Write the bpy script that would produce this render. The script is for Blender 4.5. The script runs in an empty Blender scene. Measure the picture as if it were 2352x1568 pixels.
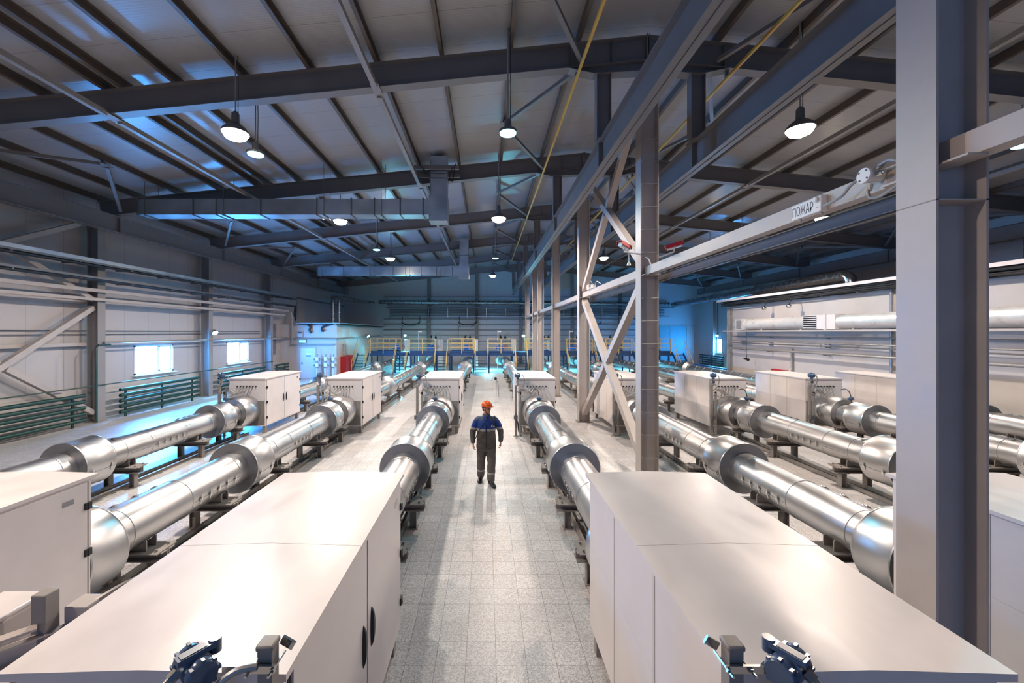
import bpy, math, random
from mathutils import Vector, Matrix
random.seed(7)
R = math.radians
SC = bpy.context.scene
COL = SC.collection

# ------------------------------------------------------------------ camera
cam_data = bpy.data.cameras.new('camera')
cam_data.sensor_width = 36.0
cam_data.lens = 930.0 / 2352.0 * 36.0
cam_data.shift_x = (1176 - 1117) / 2352.0
cam_data.shift_y = -(784 - 763) / 2352.0
cam_data.clip_start = 0.05
cam_data.clip_end = 200
cam = bpy.data.objects.new('camera', cam_data)
cam.location = (0, 0, 3.3)
cam.rotation_euler = (R(90), 0, 0)
COL.objects.link(cam)
SC.camera = cam

# ------------------------------------------------------------------ world, exposure
world = bpy.data.worlds.new('world')
SC.world = world
world.use_nodes = True
wb = world.node_tree.nodes['Background']
wb.inputs[0].default_value = (0.35, 0.6, 1.0, 1)
wb.inputs[1].default_value = 1.0
SC.view_settings.view_transform = 'Standard'
SC.view_settings.look = 'None'
SC.view_settings.gamma = 1.0
SC.view_settings.exposure = 0.0
SC.view_settings.use_curve_mapping = False
SC.cycles.max_bounces = 7
SC.cycles.diffuse_bounces = 4
SC.cycles.glossy_bounces = 4
SC.cycles.sample_clamp_indirect = 6.0
SC.cycles.caustics_reflective = False
SC.cycles.caustics_refractive = False
SC.cycles.blur_glossy = 0.6

# light levels
P_WARM = 1800.0
C_WARM = (1.0, 0.825, 0.70)
P_CYAN = 260.0
C_CYAN = (0.13, 0.74, 1.0)
L_WINDOW = 250.0
L_FRONT = 9.0
C_WINDOW = (0.045, 0.36, 1.0)
WARM = [(-5.4, 1.6, 7.55), (-5.34, 8.62, 7.55), (6.55, 8.45, 7.55), (12.6, 8.5, 7.55), (-5.55, 15.4, 7.55), (0.45, 14.67, 7.44), (12.75, 15.33, 7.63),
        (-5.5, 23.2, 7.55), (6.66, 22.98, 7.55), (12.75, 23.1, 7.55), (0.48, 30.2, 7.55)]
CYAN = [(0.46, 8.62, 7.55), (-5.5, 9.65, 7.55), (-5.54, 20.45, 7.48), (0.52, 23.2, 7.55), (12.75, 20.2, 7.55), (12.5, 9.44, 7.66)]

# ------------------------------------------------------------------ geometry helpers
def V(*a):
    return Vector(a)

def frame(d, up=Vector((0, 0, 1))):
    d = d.normalized()
    if abs(d.dot(up)) > 0.98:
        up = Vector((0, 1, 0))
    s = d.cross(up).normalized()
    u = s.cross(d).normalized()
    return s, u

class G:
    def __init__(self):
        self.v = []; self.f = []; self.m = []
    def add(self, vs, fs, m=0):
        o = len(self.v)
        self.v += [tuple(x) for x in vs]
        self.f += [tuple(i + o for i in f) for f in fs]
        self.m += [m] * len(fs)
        return self
    def box(self, x0, x1, y0, y1, z0, z1, m=0):
        vs = [(x0, y0, z0), (x1, y0, z0), (x1, y1, z0), (x0, y1, z0), (x0, y0, z1), (x1, y0, z1), (x1, y1, z1), (x0, y1, z1)]
        return self.add(vs, [(0, 3, 2, 1), (4, 5, 6, 7), (0, 1, 5, 4), (1, 2, 6, 5), (2, 3, 7, 6), (3, 0, 4, 7)], m)
    def obox(self, c, sz, rot=(0, 0, 0), m=0):
        from mathutils import Euler
        M = Euler(rot).to_matrix(); c = Vector(c)
        a, b, d = [k / 2 for k in sz]
        vs = [c + M @ Vector(p) for p in [(-a, -b, -d), (a, -b, -d), (a, b, -d), (-a, b, -d), (-a, -b, d), (a, -b, d), (a, b, d), (-a, b, d)]]
        return self.add(vs, [(0, 3, 2, 1), (4, 5, 6, 7), (0, 1, 5, 4), (1, 2, 6, 5), (2, 3, 7, 6), (3, 0, 4, 7)], m)
    def prism(self, prof, p, q, up=Vector((0, 0, 1)), m=0):
        # profile in (side, up) coordinates, counter-clockwise, extruded from p to q
        p = Vector(p); q = Vector(q)
        s, u = frame(q - p, Vector(up))
        n = len(prof)
        vs = [p + s * a + u * b for a, b in prof] + [q + s * a + u * b for a, b in prof]
        fs = [(i, (i + 1) % n, n + (i + 1) % n, n + i) for i in range(n)]
        fs += [tuple(range(n - 1, -1, -1)), tuple(range(n, 2 * n))]
        return self.add(vs, fs, m)
    def bar(self, p, q, w, h, up=(0, 0, 1), m=0):
        a, b = w / 2, h / 2
        return self.prism([(-a, -b), (a, -b), (a, b), (-a, b)], p, q, up, m)
    def ibar(self, p, q, w, h, tf=0.016, tw=0.012, up=(0, 0, 1), m=0):
        a, b, t, k = w / 2, h / 2, tf, tw / 2
        pr = [(-a, -b), (a, -b), (a, -b + t), (k, -b + t), (k, b - t), (a, b - t), (a, b), (-a, b), (-a, b - t), (-k, b - t), (-k, -b + t), (-a, -b + t)]
        return self.prism(pr, p, q, up, m)
    def cbar(self, p, q, w, h, t=0.012, up=(0, 0, 1), m=0):
        a, b = w / 2, h / 2
        pr = [(-a, -b), (a, -b), (a, -b + t), (-a + t, -b + t), (-a + t, b - t), (a, b - t), (a, b), (-a, b)]
        return self.prism(pr, p, q, up, m)
    def cyl(self, p, q, r, r2=None, n=16, m=0):
        p = Vector(p); q = Vector(q)
        r2 = r if r2 is None else r2
        s, u = frame(q - p)
        vs = []
        for c, rr in ((p, r), (q, r2)):
            for i in range(n):
                a = 2 * math.pi * i / n
                vs.append(c + s * (rr * math.cos(a)) + u * (rr * math.sin(a)))
        fs = [(i, (i + 1) % n, n + (i + 1) % n, n + i) for i in range(n)]
        fs += [tuple(range(n - 1, -1, -1)), tuple(range(n, 2 * n))]
        return self.add(vs, fs, m)
    def lathe(self, o, ax, prof, n=32, m=0, caps=True):
        o = Vector(o); ax = Vector(ax).normalized()
        s, u = frame(ax)
        vs = []; k = len(prof)
        for t, r in prof:
            for i in range(n):
                a = 2 * math.pi * i / n
                vs.append(o + ax * t + s * (r * math.cos(a)) + u * (r * math.sin(a)))
        fs = []
        for j in range(k - 1):
            for i in range(n):
                fs.append((j * n + i, j * n + (i + 1) % n, (j + 1) * n + (i + 1) % n, (j + 1) * n + i))
        if caps:
            fs += [tuple(range(n - 1, -1, -1)), tuple((k - 1) * n + i for i in range(n))]
        return self.add(vs, fs, m)
    def tube(self, pts, r, n=8, m=0):
        pts = [Vector(p) for p in pts]
        rr = r if isinstance(r, (list, tuple)) else [r] * len(pts)
        vs = []; k = len(pts)
        t0 = (pts[1] - pts[0]).normalized()
        s, u = frame(t0)
        for j in range(k):
            t = (pts[min(j + 1, k - 1)] - pts[max(j - 1, 0)]).normalized()
            s = (s - t * s.dot(t)).normalized()
            u = s.cross(t).normalized()
            for i in range(n):
                a = 2 * math.pi * i / n
                vs.append(pts[j] + s * (rr[j] * math.cos(a)) + u * (rr[j] * math.sin(a)))
        fs = []
        for j in range(k - 1):
            for i in range(n):
                fs.append((j * n + i, j * n + (i + 1) % n, (j + 1) * n + (i + 1) % n, (j + 1) * n + i))
        fs += [tuple(range(n - 1, -1, -1)), tuple((k - 1) * n + i for i in range(n))]
        return self.add(vs, fs, m)
    def ball(self, c, r, n=16, k=8, m=0, rot=None):
        c = Vector(c)
        rx, ry, rz = r if isinstance(r, (list, tuple)) else (r, r, r)
        vs = []; 
        for j in range(1, k):
            ph = math.pi * j / k
            for i in range(n):
                a = 2 * math.pi * i / n
                vs.append(Vector((rx * math.sin(ph) * math.cos(a), ry * math.sin(ph) * math.sin(a), -rz * math.cos(ph))))
        vs.append(Vector((0, 0, -rz))); vs.append(Vector((0, 0, rz)))
        if rot is not None:
            vs = [rot @ x for x in vs]
        vs = [c + x for x in vs]
        b = (k - 1) * n
        fs = []
        for j in range(k - 2):
            for i in range(n):
                fs.append((j * n + i, j * n + (i + 1) % n, (j + 1) * n + (i + 1) % n, (j + 1) * n + i))
        for i in range(n):
            fs.append((b, (i + 1) % n, i))
            fs.append((b + 1, (k - 2) * n + i, (k - 2) * n + (i + 1) % n))
        return self.add(vs, fs, m)
    def loft(self, rings, m=0):
        n = len(rings[0]); vs = [p for r in rings for p in r]
        fs = []
        for j in range(len(rings) - 1):
            for i in range(n):
                fs.append((j * n + i, j * n + (i + 1) % n, (j + 1) * n + (i + 1) % n, (j + 1) * n + i))
        fs += [tuple(range(n - 1, -1, -1)), tuple((len(rings) - 1) * n + i for i in range(n))]
        return self.add(vs, fs, m)
    def build(self, name, mat, parent=None, loc=None, smooth=True, bevel=0):
        base = Vector((0, 0, 0))
        if parent is not None:
            base = wloc(parent)
        l = Vector(loc) if loc is not None else Vector((0, 0, 0))
        off = base + l if parent is None else base
        if parent is None:
            off = l
        me = bpy.data.meshes.new(name)
        me.from_pydata([tuple(Vector(v) - off) for v in self.v], [], self.f)
        mats = mat if isinstance(mat, (list, tuple)) else [mat]
        for k in mats:
            me.materials.append(k)
        if len(mats) > 1:
            me.polygons.foreach_set('material_index', self.m)
        fix_normals(me)
        if smooth:
            me.polygons.foreach_set('use_smooth', [True] * len(me.polygons))
            me.set_sharp_from_angle(angle=R(38))
        me.update()
        ob = bpy.data.objects.new(name, me)
        COL.objects.link(ob)
        if parent is not None:
            ob.parent = parent
        else:
            ob.location = l
        if bevel:
            md = ob.modifiers.new('edge', 'BEVEL')
            md.width = bevel; md.segments = 2; md.limit_method = 'ANGLE'; md.angle_limit = R(50)
        return ob

import bmesh
def fix_normals(me):
    bm = bmesh.new(); bm.from_mesh(me)
    bmesh.ops.recalc_face_normals(bm, faces=bm.faces)
    bm.to_mesh(me); bm.free()

def wloc(o):
    l = Vector((0, 0, 0))
    while o is not None:
        l += o.location; o = o.parent
    return l

def tag(o, label=None, cat=None, group=None, kind=None):
    if label: o['label'] = label
    if cat: o['category'] = cat
    if group: o['group'] = group
    if kind: o['kind'] = kind
    return o

def thing(name, label, cat, loc=(0, 0, 0), group=None):
    o = bpy.data.objects.new(name, None)
    o.empty_display_size = 0.2
    COL.objects.link(o); o.location = loc
    return tag(o, label, cat, group)

def dup(root, loc, label=None, group=None, rotz=None):
    r = root.copy(); COL.objects.link(r); r.location = loc
    if rotz is not None: r.rotation_euler = (0, 0, rotz)
    if label: r['label'] = label
    if group: r['group'] = group
    for ch in list(root.children):
        c = ch.copy(); COL.objects.link(c); c.parent = r
        for g in list(ch.children):
            d = g.copy(); COL.objects.link(d); d.parent = c
    return r

def spline(pts, k=8):
    pts = [Vector(p) for p in pts]
    out = []
    for i in range(len(pts) - 1):
        p0 = pts[max(i - 1, 0)]; p1 = pts[i]; p2 = pts[i + 1]; p3 = pts[min(i + 2, len(pts) - 1)]
        for j in range(k):
            t = j / k
            out.append(0.5 * ((2 * p1) + (-p0 + p2) * t + (2 * p0 - 5 * p1 + 4 * p2 - p3) * t * t + (-p0 + 3 * p1 - 3 * p2 + p3) * t ** 3))
    out.append(pts[-1])
    return out

ORD = ['first', 'second', 'third', 'fourth', 'fifth', 'sixth', 'seventh', 'eighth', 'ninth', 'tenth', 'eleventh', 'twelfth', 'thirteenth', 'fourteenth']

# ------------------------------------------------------------------ materials
def lin(c):
    c = c / 255.0
    return c / 12.92 if c <= 0.04045 else ((c + 0.055) / 1.055) ** 2.4
def rgb(r, g, b):
    return (lin(r), lin(g), lin(b), 1)

def pm(name, col, rough=0.5, metal=0.0, var=0.08, scale=4.0, bump=0.0, stretch=(1, 1, 1), rvar=0.08, spec=0.5, bscale=None):
    m = bpy.data.materials.new(name); m.use_nodes = True
    nt = m.node_tree; N = nt.nodes; L = nt.links
    b = N['Principled BSDF']
    c = rgb(*col)
    b.inputs['Metallic'].default_value = metal
    b.inputs['Specular IOR Level'].default_value = spec
    tc = N.new('ShaderNodeTexCoord'); mp = N.new('ShaderNodeMapping')
    mp.inputs['Scale'].default_value = stretch
    L.new(tc.outputs['Object'], mp.inputs[0])
    nz = N.new('ShaderNodeTexNoise'); nz.inputs['Scale'].default_value = scale; nz.inputs['Detail'].default_value = 3
    L.new(mp.outputs[0], nz.inputs['Vector'])
    rp = N.new('ShaderNodeValToRGB')
    e = rp.color_ramp.elements
    e[0].position = 0.3; e[1].position = 0.7
    e[0].color = tuple(max(0, x * (1 - var)) for x in c[:3]) + (1,)
    e[1].color = tuple(min(1, x * (1 + var)) for x in c[:3]) + (1,)
    L.new(nz.outputs['Fac'], rp.inputs[0]); L.new(rp.outputs[0], b.inputs['Base Color'])
    mr = N.new('ShaderNodeMapRange')
    mr.inputs['From Min'].default_value = 0.3; mr.inputs['From Max'].default_value = 0.7
    mr.inputs['To Min'].default_value = max(0.02, rough - rvar); mr.inputs['To Max'].default_value = rough + rvar
    L.new(nz.outputs['Fac'], mr.inputs[0]); L.new(mr.outputs[0], b.inputs['Roughness'])
    if bump:
        n2 = N.new('ShaderNodeTexNoise'); n2.inputs['Scale'].default_value = bscale or scale * 4; n2.inputs['Detail'].default_value = 3
        L.new(mp.outputs[0], n2.inputs['Vector'])
        bp = N.new('ShaderNodeBump'); bp.inputs['Strength'].default_value = bump; bp.inputs['Distance'].default_value = 0.01
        L.new(n2.outputs['Fac'], bp.inputs['Height']); L.new(bp.outputs[0], b.inputs['Normal'])
    return m

def em(name, col, strength):
    m = bpy.data.materials.new(name); m.use_nodes = True
    nt = m.node_tree; N = nt.nodes
    b = N['Principled BSDF']
    b.inputs['Base Color'].default_value = (0.8, 0.8, 0.8, 1)
    b.inputs['Emission Color'].default_value = (*col, 1)
    b.inputs['Emission Strength'].default_value = strength
    return m

def math_node(N, L, op, a, b=None, c=None):
    n = N.new('ShaderNodeMath'); n.operation = op
    for i, x in enumerate((a, b, c)):
        if x is None: continue
        if isinstance(x, (int, float)): n.inputs[i].default_value = x
        else: L.new(x, n.inputs[i])
    return n.outputs[0]

def lines(N, L, coord, pitch, width):
    # 1 on a thin line every `pitch`
    f = math_node(N, L, 'FRACT', math_node(N, L, 'DIVIDE', coord, pitch))
    d = math_node(N, L, 'MINIMUM', f, math_node(N, L, 'SUBTRACT', 1.0, f))
    return math_node(N, L, 'LESS_THAN', d, width / pitch / 2)

def panel_mat(name, col, rough, seams, micro=None, spec=0.5, dark=0.55):
    """painted sheet panels with joint lines; seams = [(axis, pitch, width)]"""
    m = pm(name, col, rough, var=0.025, scale=0.5, spec=spec, rvar=0.02)
    nt = m.node_tree; N = nt.nodes; L = nt.links
    b = N['Principled BSDF']
    tc = N.new('ShaderNodeTexCoord'); sx = N.new('ShaderNodeSeparateXYZ')
    L.new(tc.outputs['Object'], sx.inputs[0])
    tot = None
    for ax, p, w in seams:
        o = lines(N, L, sx.outputs[ax], p, w)
        tot = o if tot is None else math_node(N, L, 'MAXIMUM', tot, o)
    old = b.inputs['Base Color'].links[0].from_socket
    mx = N.new('ShaderNodeMix'); mx.data_type = 'RGBA'
    L.new(tot, mx.inputs[0]); L.new(old, mx.inputs[6])
    mx.inputs[7].default_value = tuple(x * dark for x in rgb(*col)[:3]) + (1,)
    L.new(mx.outputs[2], b.inputs['Base Color'])
    if micro:
        ax, p, st = micro
        s = math_node(N, L, 'SINE', math_node(N, L, 'MULTIPLY', sx.outputs[ax], 2 * math.pi / p))
        bp = N.new('ShaderNodeBump'); bp.inputs['Strength'].default_value = st; bp.inputs['Distance'].default_value = 0.002
        L.new(s, bp.inputs['Height']); L.new(bp.outputs[0], b.inputs['Normal'])
    return m

def floor_mat():
    m = bpy.data.materials.new('terrazzo_tiles'); m.use_nodes = True
    nt = m.node_tree; N = nt.nodes; L = nt.links
    b = N['Principled BSDF']
    tc = N.new('ShaderNodeTexCoord'); mp = N.new('ShaderNodeMapping')
    mp.inputs['Location'].default_value = (-0.097, -4.016, 0)
    L.new(tc.outputs['Object'], mp.inputs[0])
    br = N.new('ShaderNodeTexBrick'); br.offset = 0; br.squash = 1
    br.inputs['Scale'].default_value = 1.0
    br.inputs['Brick Width'].default_value = 0.302; br.inputs['Row Height'].default_value = 0.302
    br.inputs['Mortar Size'].default_value = 0.0028; br.inputs['Mortar Smooth'].default_value = 0.1
    br.inputs['Color1'].default_value = rgb(203, 200, 199); br.inputs['Color2'].default_value = rgb(189, 187, 187)
    br.inputs['Mortar'].default_value = rgb(126, 120, 116)
    L.new(mp.outputs[0], br.inputs['Vector'])
    vo = N.new('ShaderNodeTexVoronoi'); vo.inputs['Scale'].default_value = 95
    L.new(tc.outputs['Object'], vo.inputs['Vector'])
    rp = N.new('ShaderNodeValToRGB'); e = rp.color_ramp.elements
    e[0].position = 0.15; e[0].color = (0.62, 0.60, 0.60, 1); e[1].position = 0.85; e[1].color = (1.3, 1.3, 1.3, 1)
    sv = N.new('ShaderNodeSeparateColor'); L.new(vo.outputs['Color'], sv.inputs[0])
    L.new(sv.outputs[0], rp.inputs[0])
    mx = N.new('ShaderNodeMix'); mx.data_type = 'RGBA'; mx.blend_type = 'MULTIPLY'; mx.inputs[0].default_value = 0.75
    L.new(br.outputs['Color'], mx.inputs[6]); L.new(rp.outputs[0], mx.inputs[7])
    nz = N.new('ShaderNodeTexNoise'); nz.inputs['Scale'].default_value = 0.7; nz.inputs['Detail'].default_value = 3
    L.new(tc.outputs['Object'], nz.inputs['Vector'])
    r2 = N.new('ShaderNodeValToRGB'); e = r2.color_ramp.elements
    e[0].position = 0.3; e[0].color = (0.88, 0.86, 0.84, 1); e[1].position = 0.7; e[1].color = (1, 1, 1, 1)
    L.new(nz.outputs['Fac'], r2.inputs[0])
    m2 = N.new('ShaderNodeMix'); m2.data_type = 'RGBA'; m2.blend_type = 'MULTIPLY'; m2.inputs[0].default_value = 1
    L.new(mx.outputs[2], m2.inputs[6]); L.new(r2.outputs[0], m2.inputs[7])
    L.new(m2.outputs[2], b.inputs['Base Color'])
    mr = N.new('ShaderNodeMapRange'); mr.inputs['From Min'].default_value = 0.3; mr.inputs['From Max'].default_value = 0.7
    mr.inputs['To Min'].default_value = 0.32; mr.inputs['To Max'].default_value = 0.44
    L.new(nz.outputs['Fac'], mr.inputs[0]); L.new(mr.outputs[0], b.inputs['Roughness'])
    bp = N.new('ShaderNodeBump'); bp.inputs['Strength'].default_value = 0.25; bp.inputs['Distance'].default_value = 0.003
    inv = math_node(N, L, 'SUBTRACT', 1.0, br.outputs['Fac'])
    L.new(inv, bp.inputs['Height']); L.new(bp.outputs[0], b.inputs['Normal'])
    return m

M_FLOOR = floor_mat()
M_CEIL = panel_mat('roof_panel', (152, 152, 156), 0.30, [(1, 1.0, 0.012)], micro=(1, 0.06, 0.12))
M_WALL = panel_mat('wall_panel', (184, 178, 176), 0.42, [(1, 1.19, 0.012), (0, 1.19, 0.012)])
M_BACKWALL = panel_mat('back_wall_panel', (190, 190, 194), 0.45, [(2, 1.0, 0.015), (0, 3.0, 0.012)])
M_ROOM = pm('white_render', (188, 179, 173), 0.5, var=0.04, scale=1.5)
M_STEEL = pm('grey_painted_steel', (180, 170, 164), 0.45, var=0.06, scale=2.5, bump=0.05)
M_STRUT = pm('strut_grey_paint', (138, 133, 131), 0.45, var=0.05, scale=2.5)
M_PURLIN = pm('brown_purlin_steel', (88, 78, 72), 0.5, var=0.1, scale=3)
M_BEAM = pm('shaded_rafter_steel', (112, 108, 108), 0.42, var=0.06, scale=2)  # same steel paint as the columns, with the roof's shade put into its colour
M_GALV = pm('galvanised_jacket', (194, 193, 193), 0.36, metal=1.0, var=0.05, scale=2.0, bump=0.015, stretch=(2, 0.8, 2), rvar=0.05, bscale=6)
M_GALV2 = pm('galvanised_end_plate', (150, 151, 154), 0.42, metal=0.9, var=0.12, scale=6)
M_DUCT = pm('galvanised_duct', (170, 178, 186), 0.38, metal=0.85, var=0.16, scale=1.3, bump=0.1)
M_FOIL = pm('foil_lagging', (150, 154, 160), 0.25, metal=0.95, var=0.2, scale=6, bump=0.6)
M_WDUCT = pm('white_metal_duct', (214, 210, 206), 0.34, metal=0.35, var=0.08, scale=3, bump=0.06)
M_CAB = pm('cabinet_paint', (220, 211, 208), 0.35, var=0.045, scale=3.0, bump=0.012, stretch=(1.6, .8, 1), rvar=0.07)
M_JOINT = pm('cabinet_joint_strip', (208, 198, 191), 0.45, var=0.04)
M_CABLOW = pm('cabinet_zinc_plate', (150, 142, 136), 0.45, metal=0.5, var=0.1, scale=3)
M_SUPPORT = pm('support_grey_paint', (138, 131, 126), 0.5, var=0.08, scale=6)
M_BLACK = pm('black_plastic', (28, 27, 28), 0.4, var=0.1)
M_RUBBER = pm('dark_rubber_gap', (52, 47, 45), 0.7, var=0.1)
M_CABLE = pm('black_cable', (36, 36, 38), 0.55, var=0.15)
M_CONDUIT = pm('grey_conduit', (150, 146, 143), 0.4, metal=0.3, var=0.1, scale=9)
M_CHROME = pm('bright_steel', (200, 198, 195), 0.2, metal=1.0, var=0.08)
M_GREEN = pm('green_radiator_paint', (16, 56, 48), 0.42, var=0.1)
M_RED = pm('red_paint', (168, 22, 26), 0.4, var=0.06)
M_YELLOW = pm('yellow_rail_paint', (205, 172, 98), 0.45, var=0.06)
M_BUSBAR = pm('yellow_conductor_rail', (205, 160, 70), 0.45, var=0.08)
M_NAVY = pm('navy_platform_paint', (22, 62, 104), 0.42, var=0.08)
M_TRANS = pm('transmitter_blue_paint', (70, 90, 118), 0.22, var=0.06)
M_BLUECAB = pm('blue_cable', (40, 78, 150), 0.45, var=0.05)
M_ACT = pm('actuator_blue_paint', (36, 92, 180), 0.35, var=0.05)
M_SIGN = pm('white_sign_plastic', (222, 218, 216), 0.35, var=0.02)
M_TEXT = pm('sign_lettering', (96, 92, 100), 0.5, var=0.02)
M_BLUETEXT = pm('blue_print', (40, 110, 190), 0.5, var=0.02)
M_GATE = pm('blue_gate_paint', (110, 165, 180), 0.45, var=0.05)
M_DOOR = pm('pale_door_paint', (196, 202, 210), 0.4, var=0.03)
M_PVC = pm('white_window_frame', (235, 238, 242), 0.35, var=0.02)
M_PANE = em('daylit_window_pane', C_WINDOW, L_WINDOW)
M_FPANE = em('daylit_front_pane', C_WINDOW, L_FRONT)
M_PANE.node_tree.nodes['Principled BSDF'].inputs['Emission Color'].default_value = (*C_WINDOW, 1)
M_WARM = em('lit_lamp_glass', (1.0, 0.84, 0.66), 40.0)
M_CYANL = em('lit_cyan_lamp_glass', (0.25, 0.85, 1.0), 7.0)
M_EXIT = em('lit_exit_sign', (0.05, 0.75, 0.7), 1.6)
M_LAMP = pm('lamp_housing', (110, 112, 116), 0.4, metal=0.5, var=0.1)

# ------------------------------------------------------------------ the setting
XL, XR, YF, YB = -14.9, 22.1, -18.0, 42.5
RIDGE = 3.6
def zbot(x):            # underside of the rafters
    return 9.35 - 0.1 * abs(x - RIDGE)
def zroof(x):           # underside of the roof panels
    return 10.1 - 0.1 * abs(x - RIDGE)

def struct(o):
    o['kind'] = 'structure'; return o

struct(G().box(XL - .3, XR + .3, YF - .3, YB + .3, -0.2, 0).build('floor', M_FLOOR, smooth=False))
g = G()
for a, b in ((XL - .3, RIDGE), (RIDGE, XR + .3)):
    za, zb = zroof(a), zroof(b)
    vs = [(a, YF - .3, za), (b, YF - .3, zb), (b, YB + .3, zb), (a, YB + .3, za)]
    vs += [(x, y, z + .15) for x, y, z in vs]
    g.add(vs, [(0, 3, 2, 1), (4, 5, 6, 7), (0, 1, 5, 4), (1, 2, 6, 5), (2, 3, 7, 6), (3, 0, 4, 7)])
struct(g.build('ceiling', M_CEIL, smooth=False))

def wall_cells(a0, a1, z0, z1, holes):
    A = sorted({a0, a1} | {h[0] for h in holes} | {h[1] for h in holes})
    Z = sorted({z0, z1} | {h[2] for h in holes} | {h[3] for h in holes})
    for i in range(len(A) - 1):
        for j in range(len(Z) - 1):
            am, zm = (A[i] + A[i + 1]) / 2, (Z[j] + Z[j + 1]) / 2
            if not any(h[0] < am < h[1] and h[2] < zm < h[3] for h in holes):
                yield A[i], A[i + 1], Z[j], Z[j + 1]

LWIN = [ (17.1, 19.25), (23.2, 25.35)]
WZ = (1.48, 2.74)
g = G()
for a, b, c, d in wall_cells(YF - .3, YB + .3, -.2, 8.3, [(p, q, *WZ) for p, q in LWIN]):
    g.box(XL - .2, XL, a, b, c, d)
struct(g.build('wall_left', M_WALL, smooth=False))
RWIN = [(37.9, 39.6)]
g = G()
for a, b, c, d in wall_cells(YF - .3, YB + .3, -.2, 8.3, [(p, q, 1.36, 2.7) for p, q in RWIN]):
    g.box(XR, XR + .2, a, b, c, d)
struct(g.build('wall_right', M_WALL, smooth=False))
g = G()
prof = [(XL - .2, -.2), (XR + .2, -.2), (XR + .2, zroof(XR) + .05), (RIDGE, 10.15), (XL - .2, zroof(XL) + .05)]
g.add([(x, YB, z) for x, z in prof] + [(x, YB + .2, z) for x, z in prof],
      [(0, 1, 2, 3, 4), (9, 8, 7, 6, 5)] + [(i, 5 + i, 5 + (i + 1) % 5, (i + 1) % 5) for i in range(5)])
struct(g.build('wall_back', M_BACKWALL, smooth=False))
g = G()
FWIN = [(-9, -5), (-3.5, 0.5), (7.0, 11.0)]
for a, b, c, d in wall_cells(XL - .2, XR + .2, -.2, 10.2, [(p, q, 3.2, 5.2) for p, q in FWIN]):
    g.box(a, b, YF - .2, YF, c, d)
struct(g.build('wall_front', M_WALL, smooth=False))

def window(n, axis, pos, a0, a1, z0, z1, inward):
    """axis 0: window in a wall x=pos along y; axis 1: wall y=pos along x"""
    def bx(g, u0, u1, w0, w1, zz0, zz1):
        if axis == 0: g.box(min(w0, w1), max(w0, w1), u0, u1, zz0, zz1)
        else: g.box(u0, u1, min(w0, w1), max(w0, w1), zz0, zz1)
    s = inward
    g = G()
    t = .07
    o0, o1 = pos - s * .16, pos + s * .03
    bx(g, a0, a0 + t, o0, o1, z0, z1); bx(g, a1 - t, a1, o0, o1, z0, z1)
    bx(g, a0, a1, o0, o1, z0, z0 + t); bx(g, a0, a1, o0, o1, z1 - t, z1)
    md = a0 + (a1 - a0) * .62
    bx(g, md - .05, md + .05, pos - s * .13, pos - s * .06, z0, z1)
    w = struct(g.build('window_%d' % n, M_PVC, smooth=False))
    g = G()
    bx(g, a0 + .03, a1 - .03, pos - s * .12, pos - s * .10, z0 + .03, z1 - .03)
    g.build('pane', M_FPANE if axis == 1 else M_PANE, w, smooth=False)
    g = G()
    bx(g, a0 - .08, a1 + .08, pos - s * .0, pos + s * .16, z0 - .05, z0)
    g.build('sill', M_PVC, w, smooth=False)
    g = G()     # casement sash
    bx(g, md + .05, a1 - t, pos - s * .09, pos - s * .04, z0 + t, z0 + t + .05)
    bx(g, md + .05, a1 - t, pos - s * .09, pos - s * .04, z1 - t - .05, z1 - t)
    bx(g, a1 - t - .05, a1 - t, pos - s * .09, pos - s * .04, z0 + t, z1 - t)
    bx(g, md + .05, md + .10, pos - s * .09, pos - s * .04, z0 + t, z1 - t)
    g.build('sash', M_PVC, w, smooth=False)
    g = G(); bx(g, md + .06, md + .09, pos - s * .041, pos + s * .01, (z0 + z1) / 2 - .06, (z0 + z1) / 2 + .06)
    g.build('handle', M_PVC, w, smooth=False)
    return w
k = 1
for a, b in LWIN:
    window(k, 0, XL, a, b, *WZ, 1); k += 1
for a, b in RWIN:
    window(k, 0, XR, a, b, 1.36, 2.7, -1); k += 1
for a, b in FWIN:
    window(k, 1, YF, a, b, 3.2, 5.2, 1); k += 1

# masonry plinth below the wall panels
struct(G().box(XL, XL + .06, YF, YB, 0, 1.22).build('baseboard_left', M_ROOM, smooth=False))

# built-in rooms at the far corners
struct(G().box(XL, -10.8, 29.2, YB, 0, 3.87).build('wall_control_room', M_ROOM, smooth=False))
struct(G().box(17.0, XR, -2.0, 28.6, 0, 5.5).build('wall_service_room', M_ROOM, smooth=False))

# doors
g = G().box(-13.42, -12.22, 29.15, 29.2, 0, 2.22)
d1 = struct(g.build('door_1', M_STEEL, smooth=False))
G().box(-13.36, -12.28, 29.12, 29.16, .03, 2.16).build('leaf', M_DOOR, d1, smooth=False)
g = G().box(-13.27, -13.23, 29.07, 29.12, .98, 1.16); g.box(-13.27, -13.1, 29.06, 29.08, 1.08, 1.1)
g.build('handle', M_BLACK, d1, smooth=False)
G().box(-12.98, -12.62, 29.112, 29.122, 1.56, 1.82).build('sign_plate', M_SIGN, d1, smooth=False)
G().box(-12.98, -12.62, 29.108, 29.118, 1.56, 1.66).build('blue_band', M_BLUETEXT, d1, smooth=False)
g = G().box(18.0, 21.8, YB - .08, YB, 0, 4.1)
d2 = struct(g.build('door_2', M_STEEL, smooth=False))
for x0, x1 in ((18.12, 19.2), (19.24, 20.95)):
    G().box(x0, x1, YB - .12, YB - .07, .05, 3.98).build('leaf', M_GATE, d2, smooth=False)
G().box(21.0, 21.7, YB - .12, YB - .07, .05, 3.98).build('leaf', M_STEEL, d2, smooth=False)
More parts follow.
